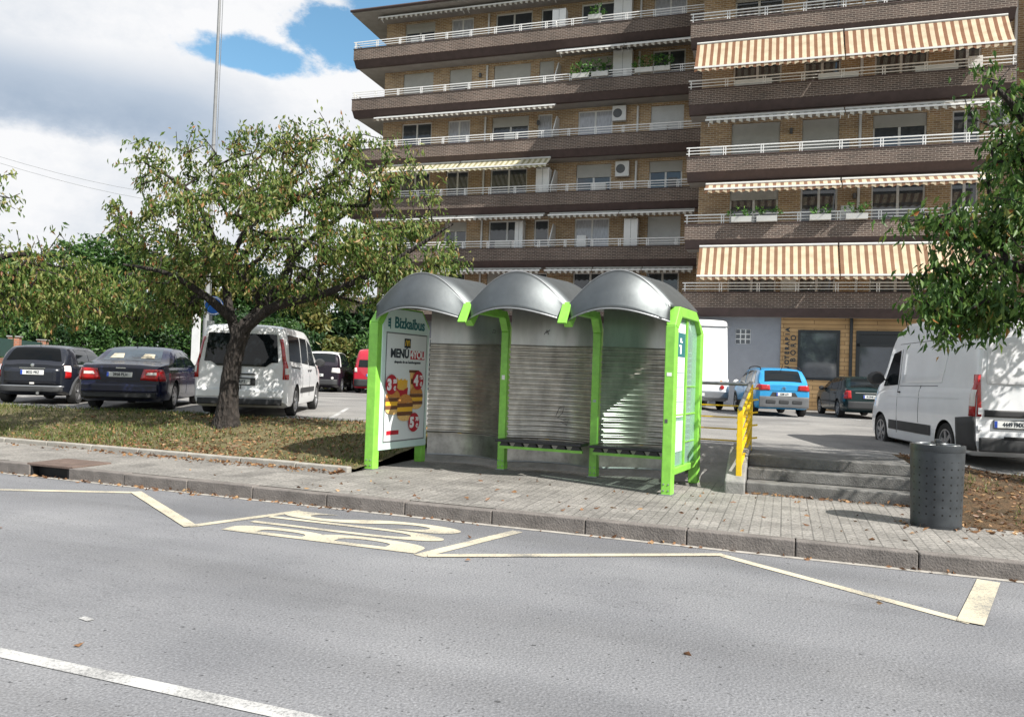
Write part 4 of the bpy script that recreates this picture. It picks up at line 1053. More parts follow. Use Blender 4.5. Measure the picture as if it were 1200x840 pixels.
# --- tall high-roof delivery van, near the steps
Car.spokes = 6; Car.rim = 'hubgrey'
c = Car('delivery_van', 'tall white high roof delivery van parked behind the litter bin', 'van', 4.96, 2.05,
        [(0, 2.40), (.03, 2.46), (.08, 2.50), (.3, 2.53), (3.0, 2.53), (3.35, 2.46), (3.62, 2.28), (4.25, 1.38), (4.55, 1.17), (4.85, .98), (4.96, .72)],
        [(0, 1.28), (3.6, 1.24), (4.3, 1.12), (4.96, .68)], 'paintvan', (1.0, 4.0), .34, GP, tumble=.09, lean=.03, plan=[(0, .955), (.03, .975), (.1, .995), (.3, 1), (4.1, 1), (4.6, .94), (4.9, .82), (4.96, .74)], roofr=.07)
for sg in (-1, 1):
    c.part('side_window', c.side([(3.20, 1.30), (3.98, 1.26), (3.56, 1.92), (3.20, 1.98)], sg, .008), 'carglass')
    lamp(c, [(.905, .84), (.975, .84), (.970, 1.50), (.93, 1.50)], [(.0, .84), (.13, .84), (.10, 1.50), (.0, 1.50)], sg)
    c.part('reversing_lamp', c.side([(.0, 1.0), (.10, 1.0), (.09, 1.26), (.0, 1.26)], sg, .026), 'clearlamp')
    c.part('rubbing_strip', c.side([(1.55, .42), (3.05, .42), (3.05, .60), (1.55, .60)], sg, .014), 'trim')
    c.part('rubbing_strip', c.side([(3.10, .42), (3.52, .42), (3.50, .60), (3.10, .60)], sg, .014), 'trim')
    c.part('bumper_corner', c.side([(.0, .30), (.52, .30), (.55, .80), (.0, .84)], sg, .018), 'trim', solid=.02)
    c.part('side_crease', c.side([(.5, 1.10), (3.6, 1.06), (3.6, 1.08), (.5, 1.12)], sg, .010), 'paintvan')
    c.part('side_panel', c.side([(1.25, 1.36), (3.0, 1.34), (3.0, 1.98), (1.05, 2.0)], sg, .004), 'paintvan', solid=.012, bevel=.006)
    c.handle(3.02, 1.16, sg, 'trim', .10); c.mirror(3.86, 1.42, sg, 'trim', 1.75)
    c.seam([(3.12, .36), (3.12, 2.0)], sg); c.seam([(1.4, 1.30), (3.1, 1.28)], sg); c.seam([(.8, 2.12), (3.3, 2.10)], sg); c.seam([(2.1, .62), (2.1, 1.3)], sg)
    mb = MB()
    for z in (.98, 1.85): mb.box(-.03, .03, sg*.93-.03, sg*.93+.03, z+.7 if z > 1 else z-.1, z+.8 if z > 1 else z)
    c.part('door_hinge', mb, 'paintvan')
c.part('rear_bumper', c.back([(.95, .30), (-.95, .30), (-.95, .52), (.95, .52)], .06), 'trim', solid=.07, bevel=.02)
c.part('plate_garnish', c.back([(.86, .84), (-.62, .84), (-.60, .95), (.86, .95)], .012), 'trim', solid=.016)
mb = MB(); mb.box(-.006, .004, -.005, .005, .55, 2.38); c.part('rear_door_seam', mb, 'black')
for y in (.47, -.47): c.part('rear_door_panel', c.back([(y+.36, 1.36), (y-.36, 1.36), (y-.35, 2.1), (y+.35, 2.1)], .005), 'paintvan', solid=.012, bevel=.005)
mb = MB(); mb.box(-.02, -.004, -.26+.46, .26+.46, .66, .80); c.part('plate_holder', mb, 'trim')
c.plate(-.018, .46, .73, '4449 FMX')
for y in (.10, -.10): c.part('rear_door_handle', c.back([(y+.03, 1.02), (y-.03, 1.02), (y-.03, 1.20), (y+.03, 1.20)], .014), 'trim', solid=.012)
for z in (.62, 1.9): c.part('door_hinge_cover', c.back([(.96, z), (.90, z), (.90, z+.09), (.96, z+.09)], .016), 'paintvan', solid=.014)
c.part('third_brake_light', c.back([(.16, 2.30), (-.16, 2.30), (-.16, 2.335), (.16, 2.335)], .012), 'redlamp', solid=.008)
c.part('step_tread', c.back([(.60, .50), (-.60, .50), (-.60, .545), (.60, .545)], .09), 'black', solid=.02)
mb = MB(); mb.bar((3.3, .0, 2.55), (3.25, .0, 2.78), .012, .012); c.part('antenna', mb, 'black')
c.put((0, .98), (7.30, 12.05), 6.5, .37)

# --- blue crossover
Car.spokes = 5; Car.rim = 'alloy'
c = Car('crossover_car', 'bright blue crossover with grey lower bumper and black roof rails', 'car', 4.15, 1.77,
        [(0, 1.02), (.04, 1.07), (.12, 1.13), (.42, 1.50), (.7, 1.57), (1.5, 1.60), (2.1, 1.58), (2.5, 1.50), (3.05, 1.13), (3.7, 1.02), (4.05, .88), (4.15, .66)],
        [(0, 1.0), (1., 1.02), (2.9, 1.02), (3.6, .95), (4.15, .62)], 'paintblue', (.78, 3.38), .335, GP, tumble=.28, clear=.24)
c.part('rear_window', c.up([(.125, .60), (.125, -.60), (.41, -.54), (.41, .54)]), 'carglass')
for sg in (-1, 1):
    c.part('side_window', c.side([(.50, 1.08), (1.02, 1.06), (1.02, 1.50), (.72, 1.48)], sg), 'carglass')
    c.part('side_window', c.side([(1.10, 1.06), (1.86, 1.05), (1.86, 1.51), (1.10, 1.51)], sg), 'carglass')
    c.part('side_window', c.side([(1.96, 1.05), (2.95, 1.05), (2.48, 1.43), (1.96, 1.50)], sg), 'carglass')
    lamp(c, [(.44, .87), (.77, .85), (.77, 1.04), (.46, 1.03)], [(.0, .85), (.28, .87), (.24, 1.05), (.0, 1.04)], sg)
    mb = MB(); P_ = [(x, sg*(c.half(x)[-4][0]-.03), c.top(x)+.05*(0 < i < 5)) for i, x in enumerate((.5, .6, 1.1, 1.6, 2.1, 2.25))]; mb.tube(P_, .02, 6); c.part('roof_rail', mb, 'black')
    for xw in c.wheels: c.arch_ring(xw, sg, .07, 'trim')
    c.part('side_cladding', c.side([(1.2, .28), (2.95, .28), (2.95, .46), (1.2, .46)], sg, .012), 'trim')
    c.handle(1.25, .93, sg, 'paintblue'); c.handle(2.1, .93, sg, 'paintblue'); c.mirror(2.85, 1.08, sg, 'white', 1.15)
    c.seam([(1.05, .48), (1.05, 1.04)], sg); c.seam([(1.91, .48), (1.91, 1.04)], sg)
c.part('rear_bumper', c.back([(.79, .30), (-.79, .30), (-.79, .66), (.79, .66)], .04), 'trimgrey', solid=.05, bevel=.02)
mb = MB()
for y in (-.42, 0, .42): mb.box(-.085, -.062, y-.15, y+.15, .44, .55)
c.part('bumper_inset', mb, 'trim', bevel=.02)
c.part('plate_recess', c.back([(.44, .66), (-.44, .66), (-.36, .80), (.36, .80)], .008), 'trim')
c.part('boot_crease', c.back([(.55, .845), (-.55, .845), (-.55, .855), (.55, .855)], .006), 'black')
mb = MB(); mb.bar((-.012, .06, .90), (-.012, 0, .94), .02, .01); mb.bar((-.012, 0, .94), (-.012, -.06, .90), .02, .01); mb.bar((-.012, .06, .94), (-.012, 0, .98), .02, .01); mb.bar((-.012, 0, .98), (-.012, -.06, .94), .02, .01); c.part('badge', mb, 'chrome')
c.plate(-.012, 0, .735, '5208 LCV', .48)
mb = MB(); mb.tube([(.45, .0, 1.53), (.25, .0, 1.70)], .008, 5); c.part('antenna', mb, 'black')
c.put((.78, -.82), (9.78, 25.75), 5, .5)

# --- dark green hatchback
Car.rim = 'hubgrey'
c = Car('family_hatchback', 'very dark green hatchback under the shop window, beside the bright blue crossover', 'car', 4.40, 1.72,
        [(0, .94), (.05, .99), (.12, 1.03), (.55, 1.34), (.75, 1.39), (1.5, 1.41), (2.1, 1.40), (2.5, 1.33), (3.15, .98), (3.9, .88), (4.3, .74), (4.4, .58)],
        [(0, .91), (1, .93), (3, .91), (4., .80), (4.4, .56)], 'paintteal', (.85, 3.45), .30, GP, tumble=.34)
c.part('rear_window', c.up([(.125, .62), (.125, -.62), (.54, -.52), (.54, .52)]), 'carglass')
for sg in (-1, 1):
    c.part('side_window', c.side([(.62, .96), (1.0, .96), (1.0, 1.30), (.82, 1.28)], sg), 'carglass')
    c.part('side_window', c.side([(1.08, .96), (1.85, .96), (1.85, 1.32), (1.08, 1.32)], sg), 'carglass')
    c.part('side_window', c.side([(1.94, .96), (2.95, .95), (2.5, 1.26), (1.94, 1.32)], sg), 'carglass')
    lamp(c, [(.62, .66), (.745, .66), (.745, .93), (.64, .93)], [(.0, .66), (.14, .66), (.12, .93), (.0, .93)], sg)
    c.part('rubbing_strip', c.side([(1.2, .50), (3.05, .50), (3.05, .56), (1.2, .56)], sg, .012), 'trim'); c.handle(1.2, .83, sg, 'trim'); c.handle(2.1, .83, sg, 'trim'); c.mirror(2.85, .98, sg, 'trim')
    c.seam([(1.04, .40), (1.04, .94)], sg); c.seam([(1.90, .36), (1.90, .94)], sg)
c.part('rear_bumper', c.back([(.74, .34), (-.74, .34), (-.74, .58), (.74, .58)], .05), 'trim', solid=.06, bevel=.02)
c.part('boot_trim', c.back([(.5, .85), (-.5, .85), (-.5, .88), (.5, .88)], .01), 'chrome')
mb = MB(); mb.bar((-.01, -.34, 1.01), (.17, .1, 1.12), .018, .018); c.part('wiper', mb, 'black')
c.plate(-.008, .0, .74, 'BI 3940 CK', .50)
c.put((.85, .80), (11.25, 26.35), 9, .5)

# --- motorhome behind the shelter
c = Car('motorhome', 'white motorhome with round tail lamps behind the glazed shelter end', 'motorhome', 5.9, 2.25,
        [(0, 3.12), (.05, 3.24), (.15, 3.31), (.4, 3.34), (4.0, 3.34), (4.7, 3.1), (5.0, 2.2), (5.5, 1.2), (5.9, .8)],
        [(0, 1.2), (4.8, 1.2), (5.4, 1.1), (5.9, .76)], 'paintwhite', (1.5, 4.8), .33, GP, tumble=.03, clear=.34, roofr=.06)
c.part('rear_bumper', c.back([(1.0, .44), (-1.0, .44), (-1.0, .72), (1.0, .72)], .05), 'silverpaint', solid=.06, bevel=.02)
for sg in (-1, 1):
    mb = MB(); mb.lathe([(0, -.03), (.07, -.025), (.08, 0)], (-.01, sg*.80, .86), 'x', 18); c.part('tail_light', mb, 'redlamp')
    mb = MB(); mb.lathe([(0, -.03), (.05, -.025), (.06, 0)], (-.01, sg*.76, 1.05), 'x', 18); c.part('indicator', mb, 'amberlamp')
    c.part('side_window', c.side([(1.8, 1.7), (2.9, 1.7), (2.9, 2.2), (1.8, 2.2)], sg), 'carglass')
c.part('roof_trim', c.back([(1.0, 3.04), (-1.0, 3.04), (-1.0, 3.10), (1.0, 3.10)], .012), 'trimgrey')
c.plate(-.09, .1, .58, '1173 DGP')
c.put((0, -1.1), (8.02, 28.1), 4, .5)

# --- dark people carrier and red van, far row
Car.rim = 'alloy'
c = Car('people_carrier', 'black compact people carrier with a white roof in the far row', 'car', 3.9, 1.72,
        [(0, 1.15), (.05, 1.22), (.12, 1.3), (.35, 1.66), (.6, 1.73), (1.5, 1.75), (2.1, 1.70), (2.9, 1.15), (3.5, 1.0), (3.8, .88), (3.9, .66)],
        [(0, 1.08), (2.8, 1.06), (3.4, .95), (3.9, .64)], 'paintdark', (.65, 3.1), .31, GP, tumble=.24)
mb = MB(); mb.grid(lambda u, v: (.36+2.0*u, (v-.5)*2*(c.half(.36+2*u)[-4][0]), c.ztop(.36+2*u, (v-.5)*2*(c.half(.36+2*u)[-4][0]))+.012), 14, 10); c.part('roof', mb, 'paintwhite', solid=.02)
c.part('rear_window', c.up([(.125, .60), (.125, -.60), (.34, -.55), (.34, .55)]), 'carglass')
for sg in (-1, 1):
    c.part('roof_pillar', c.side([(.26, 1.12), (.44, 1.12), (.58, 1.69), (.42, 1.66)], sg, .010), 'paintwhite')
    c.part('side_window', c.side([(.52, 1.13), (1.5, 1.12), (1.5, 1.64), (.70, 1.63)], sg), 'carglass'); c.part('side_window', c.side([(1.58, 1.12), (2.6, 1.11), (2.1, 1.58), (1.58, 1.64)], sg), 'carglass')
    lamp(c, [(.46, .86), (.75, .84), (.75, 1.06), (.5, 1.06)], [(.0, .84), (.14, .84), (.12, 1.06), (0, 1.06)], sg, 'clearlamp')
    mb = MB(); mb.lathe([(0, -.02), (.05, -.015), (.06, 0)], (-.02, sg*.52, .62), 'x', 14); c.part('fog_lamp', mb, 'clearlamp')
c.part('rear_bumper', c.back([(.74, .32), (-.74, .32), (-.74, .56), (.74, .56)], .04), 'trim', solid=.05)
c.plate(-.01, .1, .74, '7716 GZN', .46)
c.put((0, -.70), (-7.55, 33.2), -2, .5)
c = Car('red_van', 'red van half hidden behind the poster end of the shelter', 'van', 4.4, 1.82,
        [(0, 1.5), (.05, 1.68), (.2, 1.88), (.6, 1.95), (2.4, 1.95), (2.9, 1.8), (3.6, 1.15), (4.1, 1.0), (4.4, .7)],
        [(0, 1.12), (3.4, 1.1), (4.4, .66)], 'paintred', (.8, 3.5), .32, GP, tumble=.26)
c.part('rear_window', c.back([(.62, 1.14), (-.62, 1.14), (-.58, 1.46), (.58, 1.46)], .01), 'carglass')
for sg in (-1, 1):
    lamp(c, [(.66, .92), (.78, .92), (.78, 1.10), (.68, 1.10)], None, sg, 'clearlamp'); c.part('side_window', c.side([(.4, 1.18), (1.6, 1.18), (1.6, 1.7), (.5, 1.7)], sg), 'carglass')
c.part('rear_bumper', c.back([(.78, .30), (-.78, .30), (-.78, .62), (.78, .62)], .04), 'trim', solid=.05)
c.plate(-.01, 0, .80, '3308 FTB')
c.put((0, .82), (-6.88, 33.5), 2, .5)
# ------------------------------------------------------------------ apartment building, local axes: x along the front, y away from the street
BA = R(17.8)
bl = thing('apartment_building', 'six storey brick apartment building with long brown balconies and striped awnings', 'building', (7.5, 32.5, 0), -BA)
def ZR(k): return 5.72+2.88*k
def facade(name, n0, b0, b1, z0, z1, openings, m, depth=.18):
    bs = sorted(set([b0, b1]+[o[0] for o in openings]+[o[1] for o in openings])); zs = sorted(set([z0, z1]+[o[2] for o in openings]+[o[3] for o in openings]))
    mb = MB()
    for i in range(len(bs)-1):
        for j in range(len(zs)-1):
            cx, cz = (bs[i]+bs[i+1])/2, (zs[j]+zs[j+1])/2
            if any(o[0] < cx < o[1] and o[2] < cz < o[3] for o in openings): continue
            mb.quad((bs[i], n0, zs[j]), (bs[i+1], n0, zs[j]), (bs[i+1], n0, zs[j+1]), (bs[i], n0, zs[j+1]))
    for a, b, c, d in openings:
        y1 = n0+depth
        mb.quad((a, n0, c), (a, y1, c), (a, y1, d), (a, n0, d)); mb.quad((b, n0, c), (b, n0, d), (b, y1, d), (b, y1, c))
        mb.quad((a, n0, d), (a, y1, d), (b, y1, d), (b, n0, d)); mb.quad((a, n0, c), (b, n0, c), (b, y1, c), (a, y1, c))
        mb.quad((a-.0, y1+.14, c), (b, y1+.14, c), (b, y1+.14, d), (a, y1+.14, d))
    return mb.build(name, m, bl, fix=False)
def window(n0, a, b, c, d, style='glass', mull=1, shut=0.):
    y = n0+.09; f = .07; mb = MB()
    mb.box(a, b, y, y+.05, d-f, d); mb.box(a, b, y, y+.05, c, c+f); mb.box(a, a+f, y, y+.05, c+f, d-f); mb.box(b-f, b, y, y+.05, c+f, d-f)
    for i in range(mull): x = a+(b-a)*(i+1)/(mull+1); mb.box(x-.05, x+.05, y-.004, y+.05, c+f, d-f)
    w_ = mb.build('window', 'frame', bl)
    p = MB(); p.box(a+f, b-f, y+.02, y+.035, c+f, d-f); p.build('pane', 'curtainpane' if style == 'curtain' else 'pane', w_)
    if style == 'half': shut = rnd.uniform(.16, .30)
    if style.startswith('shut'): shut = 1.
    if shut:
        s_ = MB(); zb = d-.02-(d-c-.04)*shut; s_.box(a+.02, b-.02, y-.035, y-.012, zb, d-.01)
        n_ = int((d-zb)/.11)
        for i in range(n_): s_.box(a+.02, b-.02, y-.039, y-.034, zb+i*.11+.012, zb+i*.11+.10)
        if style == 'shut2' or (b-a > 1.5 and style == 'shut'): x = (a+b)/2+.25; s_.box(x-.05, x+.05, y-.045, y-.03, c, d)
        s_.build('shutter', 'shutterlight' if style == 'shutlight' else 'shutter', w_)
    return w_
def balcony(n0, b0, b1, k, wall_n, side=0.):
    zr = ZR(k); mb = MB()
    mb.box(b0, b1, n0, n0+.12, zr-1.07, zr-.44)
    if side: mb.box(b0, b0+.12, n0+.12, n0+side, zr-1.07, zr-.44)
    pa = mb.build('balcony', 'darkbrick', bl)
    mb = MB(); mb.box(b0-.02, b1+.02, n0-.025, n0+.15, zr-.438, zr-.40); mb.build('coping', 'fascia', pa)
    mb = MB(); mb.prism([(n0+.02, zr-1.072), (n0+.28, zr-1.40), (n0+.5, zr-1.40), (n0+.5, zr-1.072)], ((b0+b1)/2, 0, 0), (0, 1, 0), (0, 0, 1), b1-b0-.04); mb.build('fascia', 'fascia', pa)
    mb = MB(); mb.box(b0+.05, b1-.05, n0+.505, wall_n+(0 if not side else side-1.4), zr-1.38, zr-1.08); mb.build('floor_slab', 'soffit', pa)
    mb = MB(); n = max(1, round((b1-b0)/1.43))
    ends = [b0+.04+(b1-b0-.08)*i/n for i in range(n+1)]
    for z, h_ in ((zr-.02, .045), (zr-.15, .03), (zr-.28, .03)):
        mb.box(b0+.02, b1-.02, n0+.04, n0+.075, z-h_/2, z+h_/2)
        if side: mb.box(b0+.02, b0+.055, n0+.075, n0+side, z-h_/2, z+h_/2)
    for x in ends:
        for dx in (-.045, .045):
            if b0 <= x+dx-.02 and x+dx+.02 <= b1: mb.box(x+dx-.018, x+dx+.018, n0+.036, n0+.08, zr-.40, zr-.02)
        mb.box(x-.065, x+.065, n0+.034, n0+.082, zr-.045, zr+.003); mb.box(x-.065, x+.065, n0+.034, n0+.082, zr-.30, zr-.26)
    mb.build('handrail', 'frame', pa)
    return pa
def awning(n0, b0, b1, k, out, top, bot, m, joints=1):
    zr = ZR(k); wd = (b1-b0)
    for i in range(joints):
        x0 = b0+wd*i/joints+.03; L_ = wd/joints-.06; mb = MB(); T = Vector((0, 0, zr+top)); B_ = Vector((0, -out, zr+bot))
        mb.grid(lambda u, v: (L_*u, -out*v, (top-bot)*(1-v)-.05*math.sin(math.pi*v)*min(1, out)), 40, 6)
        ns = max(4, int(L_/.30)*4)
        V = [(L_*j/ns, -out-.012, -.0) for j in range(ns+1)]+[(L_*j/ns, -out-.02, -.15-.035*math.cos(2*math.pi*(L_*j/ns)/.30)) for j in range(ns+1)]
        mb.add(V, [(j, j+1, ns+2+j, ns+1+j) for j in range(ns)])
        o = mb.build('awning', m, bl, fix=False); o.location = (x0, n0, zr+bot)
        mb = MB(); mb.box(-.01, L_+.01, -out-.035, -out+.03, -.03, .04); mb.build('awning_bar', 'frame', o)
        mb = MB(); mb.tube([(0, .02, top-bot+.04), (L_, .02, top-bot+.04)], .06, 8); mb.build('awning_roller', 'planter', o, smooth=50)
        if out > .3:
            mb = MB()
            for x in (.12, L_-.12): mb.bar((x, -.02, top-bot-.35), (x, -out+.02, .0), .035, .035)
            mb.build('awning_arm', 'frame', o)
# --- far wing
NL, WL, BL0 = 5.2, 6.6, -19.65
colsL = dict(A=(-17.15, -15.28), B=(-14.28, -12.93), C=(-11.62, -9.5), D=(-9.0, -8.18), E=(-6.75, -4.88), G=(-2.88, -1.2))
spec = {5: dict(A='half', B='curtain', C='glass', D='glass', E='glass', G='curtain'), 4: dict(A='shut', B='shut', C='shut', D='shut', E='half', G='glass'),
        3: dict(A='glass', B='curtain', C='half', D='curtain', E='curtain', G='shutlight'), 2: dict(A='glass', B='glass', C='glass', D='glass', E='half', G='half'),
        1: dict(A='glass', B='half', C='glass', D='glass', E='curtain', G='shutlight'), 0: dict(A='glass', B='glass', C='half', D='glass', E='glass', G='glass')}
op = []
for k in range(6):
    for q, st_ in spec[k].items():
        a, b = colsL[q]; zr = ZR(k); c, d = (zr-.12 if q == 'D' else zr-1.03), zr+1.34; op.append((a, b, c, d))
        window(WL, a, b, c, d, st_, 0 if q == 'D' else 1)
facade('brick_wall', WL, -18.34, 1.5, 4.4, 21.6, op, 'tanbrick')
opg = [(-17, -14, .6, 3.4), (-12.5, -9.5, .6, 3.4), (-7.5, -5, .6, 3.4), (-3.5, -1, .6, 3.4)]
for a, b, c, d in opg: window(WL, a, b, c, d, 'glass', 2)
facade('ground_floor_wall', WL, -18.34, 1.5, .45, 4.4, opg, 'greyrender')
mb = MB(); mb.box(-18.34, -18.2, WL+.003, 17, .45, 21.6); mb.box(-18.2, 25, 16.9, 17, .45, 21.6); mb.build('side_wall', 'tanbrick', bl)
for k in range(6): balcony(NL, BL0, .2, k, WL, 6.)
awning(NL+.55, -18.25, -7.8, 5, .42, 1.52, 1.28, 'awngrey', 2)
awning(NL+.35, -7.65, -.6, 4, .55, 1.36, 1.12, 'awngrey', 2)
awning(NL+.35, -18.25, -7.7, 3, .3, 1.40, 1.30, 'awngrey', 2)
awning(NL+.25, -18.1, -7.85, 2, .85, 1.46, .92, 'awnbeige', 2)
awning(NL+.35, -18.1, -8.1, 1, .3, 1.40, 1.28, 'awngrey', 2); awning(NL+.35, -7.9, -.4, 1, .3, 1.40, 1.28, 'awngrey', 2)
awning(NL+.35, -18.1, -8.2, 0, .3, 1.40, 1.28, 'awngrey', 2); awning(NL+.35, -8.0, -.4, 0, .3, 1.40, 1.28, 'awngrey', 3)
def pipe(b, n0, z0, z1, m='frame', r_=.06):
    mb = MB(); mb.tube([(b, n0, z0), (b, n0, z1)], r_, 8); mb.build('downpipe', m, bl, smooth=50)
for k in range(6):
    for b in (-12.0, -3.55): pipe(b, WL-.07, ZR(k)-1.04, ZR(k)+1.37)
def cupboard(b0, b1, n0, z0, z1, m='frame'):
    mb = MB(); mb.box(b0, b1, n0, n0+.5, z0, z1); c_ = mb.build('cupboard', m, bl, bevel=.01)
    mb = MB(); x = (b0+b1)/2; mb.box(x-.008, x+.008, n0-.004, n0+.01, z0+.04, z1-.04); mb.box(b0+.05, b1-.05, n0-.003, n0+.01, z1-.05, z1-.035); mb.build('cupboard_seam', 'trimgrey', c_)
cupboard(-8.08, -7.35, NL+.35, ZR(5)-.9, ZR(5)+.75); cupboard(-4.9, -3.95, WL-.6, ZR(5)-1.04, ZR(5)+1.3); cupboard(-4.85, -3.85, WL-.6, ZR(4)-1.04, ZR(4)+1.32)
cupboard(-8.7, -7.98, NL+.4, ZR(2)-1.04, ZR(2)+1.0); cupboard(-3.95, -3.25, NL+.5, ZR(1)-1.04, ZR(1)+1.1); cupboard(-9.9, -9.45, NL+.8, ZR(1)-1.04, ZR(1)+1.2)
def aircon(b, n0, z):
    mb = MB(); mb.box(b-.36, b+.36, n0-.3, n0-.005, z-.4, z+.4); a_ = mb.build('air_conditioner', 'frame', bl, bevel=.02)
    mb = MB(); mb.lathe([(.0, -.304), (.24, -.304)], (b-.08, n0, z), 'y', 20); mb.build('fan_grille', 'trimgrey', a_)
aircon(-4.5, WL, ZR(3)+1.0); aircon(-4.25, WL, ZR(2)+.95)
def divider(b, n0, n1, k):
    mb = MB(); zr = ZR(k); mb.prism([(n0+.15, zr-1.04), (n1, zr-1.04), (n1, zr+1.0), (n1-.5, zr+1.0), (n0+.15, zr-.05)], (b, 0, 0), (0, 1, 0), (0, 0, 1), .05); mb.build('balcony_divider', 'frame', bl)
for k in (1, 2, 3, 4, 5): divider(-7.8, NL, WL, k)
# things kept out on the balconies
def locker(b, n0, k, w_, h_, m):
    zr = ZR(k); mb = MB(); mb.box(b-w_/2, b+w_/2, n0, n0+.4, zr-1.03, zr-1.03+h_); l_ = mb.build('balcony_locker', m, bl, bevel=.015)
    mb = MB(); mb.box(b-w_/2+.04, b+w_/2-.04, n0-.006, n0+.01, zr-1.03+h_*.48, zr-1.03+h_*.50); mb.build('locker_seam', 'trimgrey', l_)
for b, k, w_, h_, m, nn in ((-16.2, 5, .5, 1.25, 'planter', 5.9), (-13.4, 4, .7, 1.1, 'trimgrey', 5.9), (-10.4, 3, .6, 1.3, 'planter', 6.0), (-2.2, 3, .5, 1.2, 'shutterlight', 6.0), (-5.4, 2, .8, 1.15, 'planter', 5.9), (-6.2, 1, .5, 1.35, 'frame', 5.9), (-1.6, 2, .45, 1.3, 'trimgrey', 5.9), (-10.5, 1, .9, 1.15, 'shutter', 5.8),
                           (.8, 2, .5, 1.25, 'planter', .8), (6.1, 1, .5, 1.4, 'shutterlight', .8), (3.9, 0, .6, 1.3, 'planter', .8), (9.5, 0, .5, 1.45, 'frame', .8), (10.6, 3, .5, 1.4, 'frame', .8), (5.9, 2, .4, 1.2, 'trimgrey', .8)):
    locker(b, nn, k, w_, h_, m)
for b, k, nn in ((-8.95, 3, 6.5), (-4.6, 5, 6.5), (3.85, 2, 1.3), (6.4, 1, 1.3), (-12.4, 4, 6.5)):
    mb = MB(); zz = ZR(k)+.75; mb.box(b-.06, b+.06, nn-.06, nn+.1, zz, zz+.22); mb.build('wall_lamp', 'trimgrey', bl, bevel=.01)
# roof of both wings
mb = MB(); mb.box(BL0-.05, 0, NL-.25, NL+1.6, 21.62, 21.78); mb.box(BL0-.05, BL0+2, NL+1.6, 17, 21.62, 21.78); mb.box(-.5, 22, -.25, 17, 21.7, 21.85); mb.build('eaves', 'soffit', bl)
mb = MB(); mb.tube([(BL0-.1, NL-.32, 21.74), (-.2, NL-.32, 21.74)], .08, 8); mb.build('gutter', 'fascia', bl)
mb = MB(); mb.quad((BL0-.05, NL-.27, 21.8), (0, NL-.27, 21.8), (0, 12, 24.2), (BL0+6, 12, 24.2)); mb.quad((BL0-.05, NL-.27, 21.8), (BL0+6, 12, 24.2), (BL0+6, 13, 24.2), (BL0-.05, 17, 21.8)); mb.quad((-.5, -.27, 21.9), (22, -.27, 21.9), (22, 9, 24.8), (-.5, 9, 24.8)); mb.build('roof', 'rooftile', bl, fix=False)
# --- near wing
NRr, WR = 0., 1.4
colsR = dict(A=(1.4, 3.4), B=(4.3, 5.75), C=(7.05, 9.05), D=(9.97, 10.95))
specR = {5: dict(A='glass', B='glass', C='glass', D='glass'), 4: dict(A='half', B='glass', C='glass', D='glass'), 3: dict(A='glass', B='half', C='glass', D='glass'),
         2: dict(A='shut', B='shut', C='half', D='glass'), 1: dict(A='half', B='glass', C='glass', D='glass'), 0: dict(A='glass', B='glass', C='glass', D='glass')}
op = []
for k in range(6):
    for q, st_ in specR[k].items():
        a, b = colsR[q]; zr = ZR(k); op.append((a, b, zr-1.03, zr+1.34)); window(WR, a, b, zr-1.03, zr+1.34, st_, 1)
facade('brick_wall', WR, .07, 12.45, 4.45, 21.7, op, 'tanbrick')
mb = MB(); mb.box(.07, .2, WR+.003, WL+.5, .45, 21.7); mb.box(12.45, 22, .6, 1.4, .45, 21.7); mb.build('side_wall', 'tanbrick', bl)
for k in range(6): balcony(NRr, -.36, 11.78, k, WR)
for k in range(6):
    mb = MB(); zr = ZR(k); mb.box(11.66, 11.78, .12, 1.39, zr-1.07, zr-.44); mb.box(-.36, -.24, .12, 1.39, zr-1.07, zr-.44); mb.build('balcony_return', 'darkbrick', bl)
awning(.0, -.1, 11.5, 3, .98, 1.5, .12, 'awnorange', 2)
awning(.22, .35, 11.3, 2, .32, 1.26, 1.08, 'awngrey', 2)
awning(.15, .42, 11.1, 1, .55, 1.26, .96, 'awnbrown', 2)
awning(.0, .25, 11.2, 0, 1.0, 1.47, .14, 'awnbrown', 2)
awning(.1, .25, 11.2, 4, .5, 1.4, 1.1, 'awnorange', 2)
for k in range(6): pipe(6.55, WR-.07, ZR(k)-1.04, ZR(k)+1.37)
pipe(12.1, WR-.1, 2, 21)
aircon(11.55, WR, ZR(2)+.95)
# ground floor: grey wall, timber clad shop
GN = 1.1
opg = [(1.82, 2.44, 3.20, 3.84)]
facade('grey_ground_wall', GN, .1, 3.66, .45, 4.47, opg, 'greyrender')
mb = MB()
for i in range(3):
    for j in range(3): mb.box(1.82+i*.2067+.025, 1.82+(i+1)*.2067-.025, GN+.05, GN+.09, 3.20+j*.2133+.025, 3.20+(j+1)*.2133-.025)
gb = mb.build('glass_block', 'pane', bl)
mb = MB(); mb.box(1.82, 2.44, GN+.06, GN+.12, 3.20, 3.84); mb.build('block_grid', 'frame', gb)
ops = [(4.36, 5.95, 1.78, 3.82), (6.6, 10.4, .5, 3.82)]
facade('timber_shopfront', GN-.06, 3.66, 12.4, .45, 4.47, ops, 'woodclad', .2)
mb = MB(); a, b, c, d = ops[0]
def frame_box(a, b, c, d, y, f, th=.06):
    m_ = MB(); m_.box(a, b, y, y+th, d-f, d); m_.box(a, b, y, y+th, c, c+f); m_.box(a, a+f, y, y+th, c+f, d-f); m_.box(b-f, b, y, y+th, c+f, d-f); return m_
w_ = frame_box(a-.02, b+.02, c-.02, d+.02, GN-.10, .10).build('shop_window', 'darkframe', bl)
mb = MB(); mb.box(a+.08, b-.08, GN-.04, GN-.02, c+.08, d-.08); mb.build('pane', 'pane', w_)
a, b, c, d = ops[1]
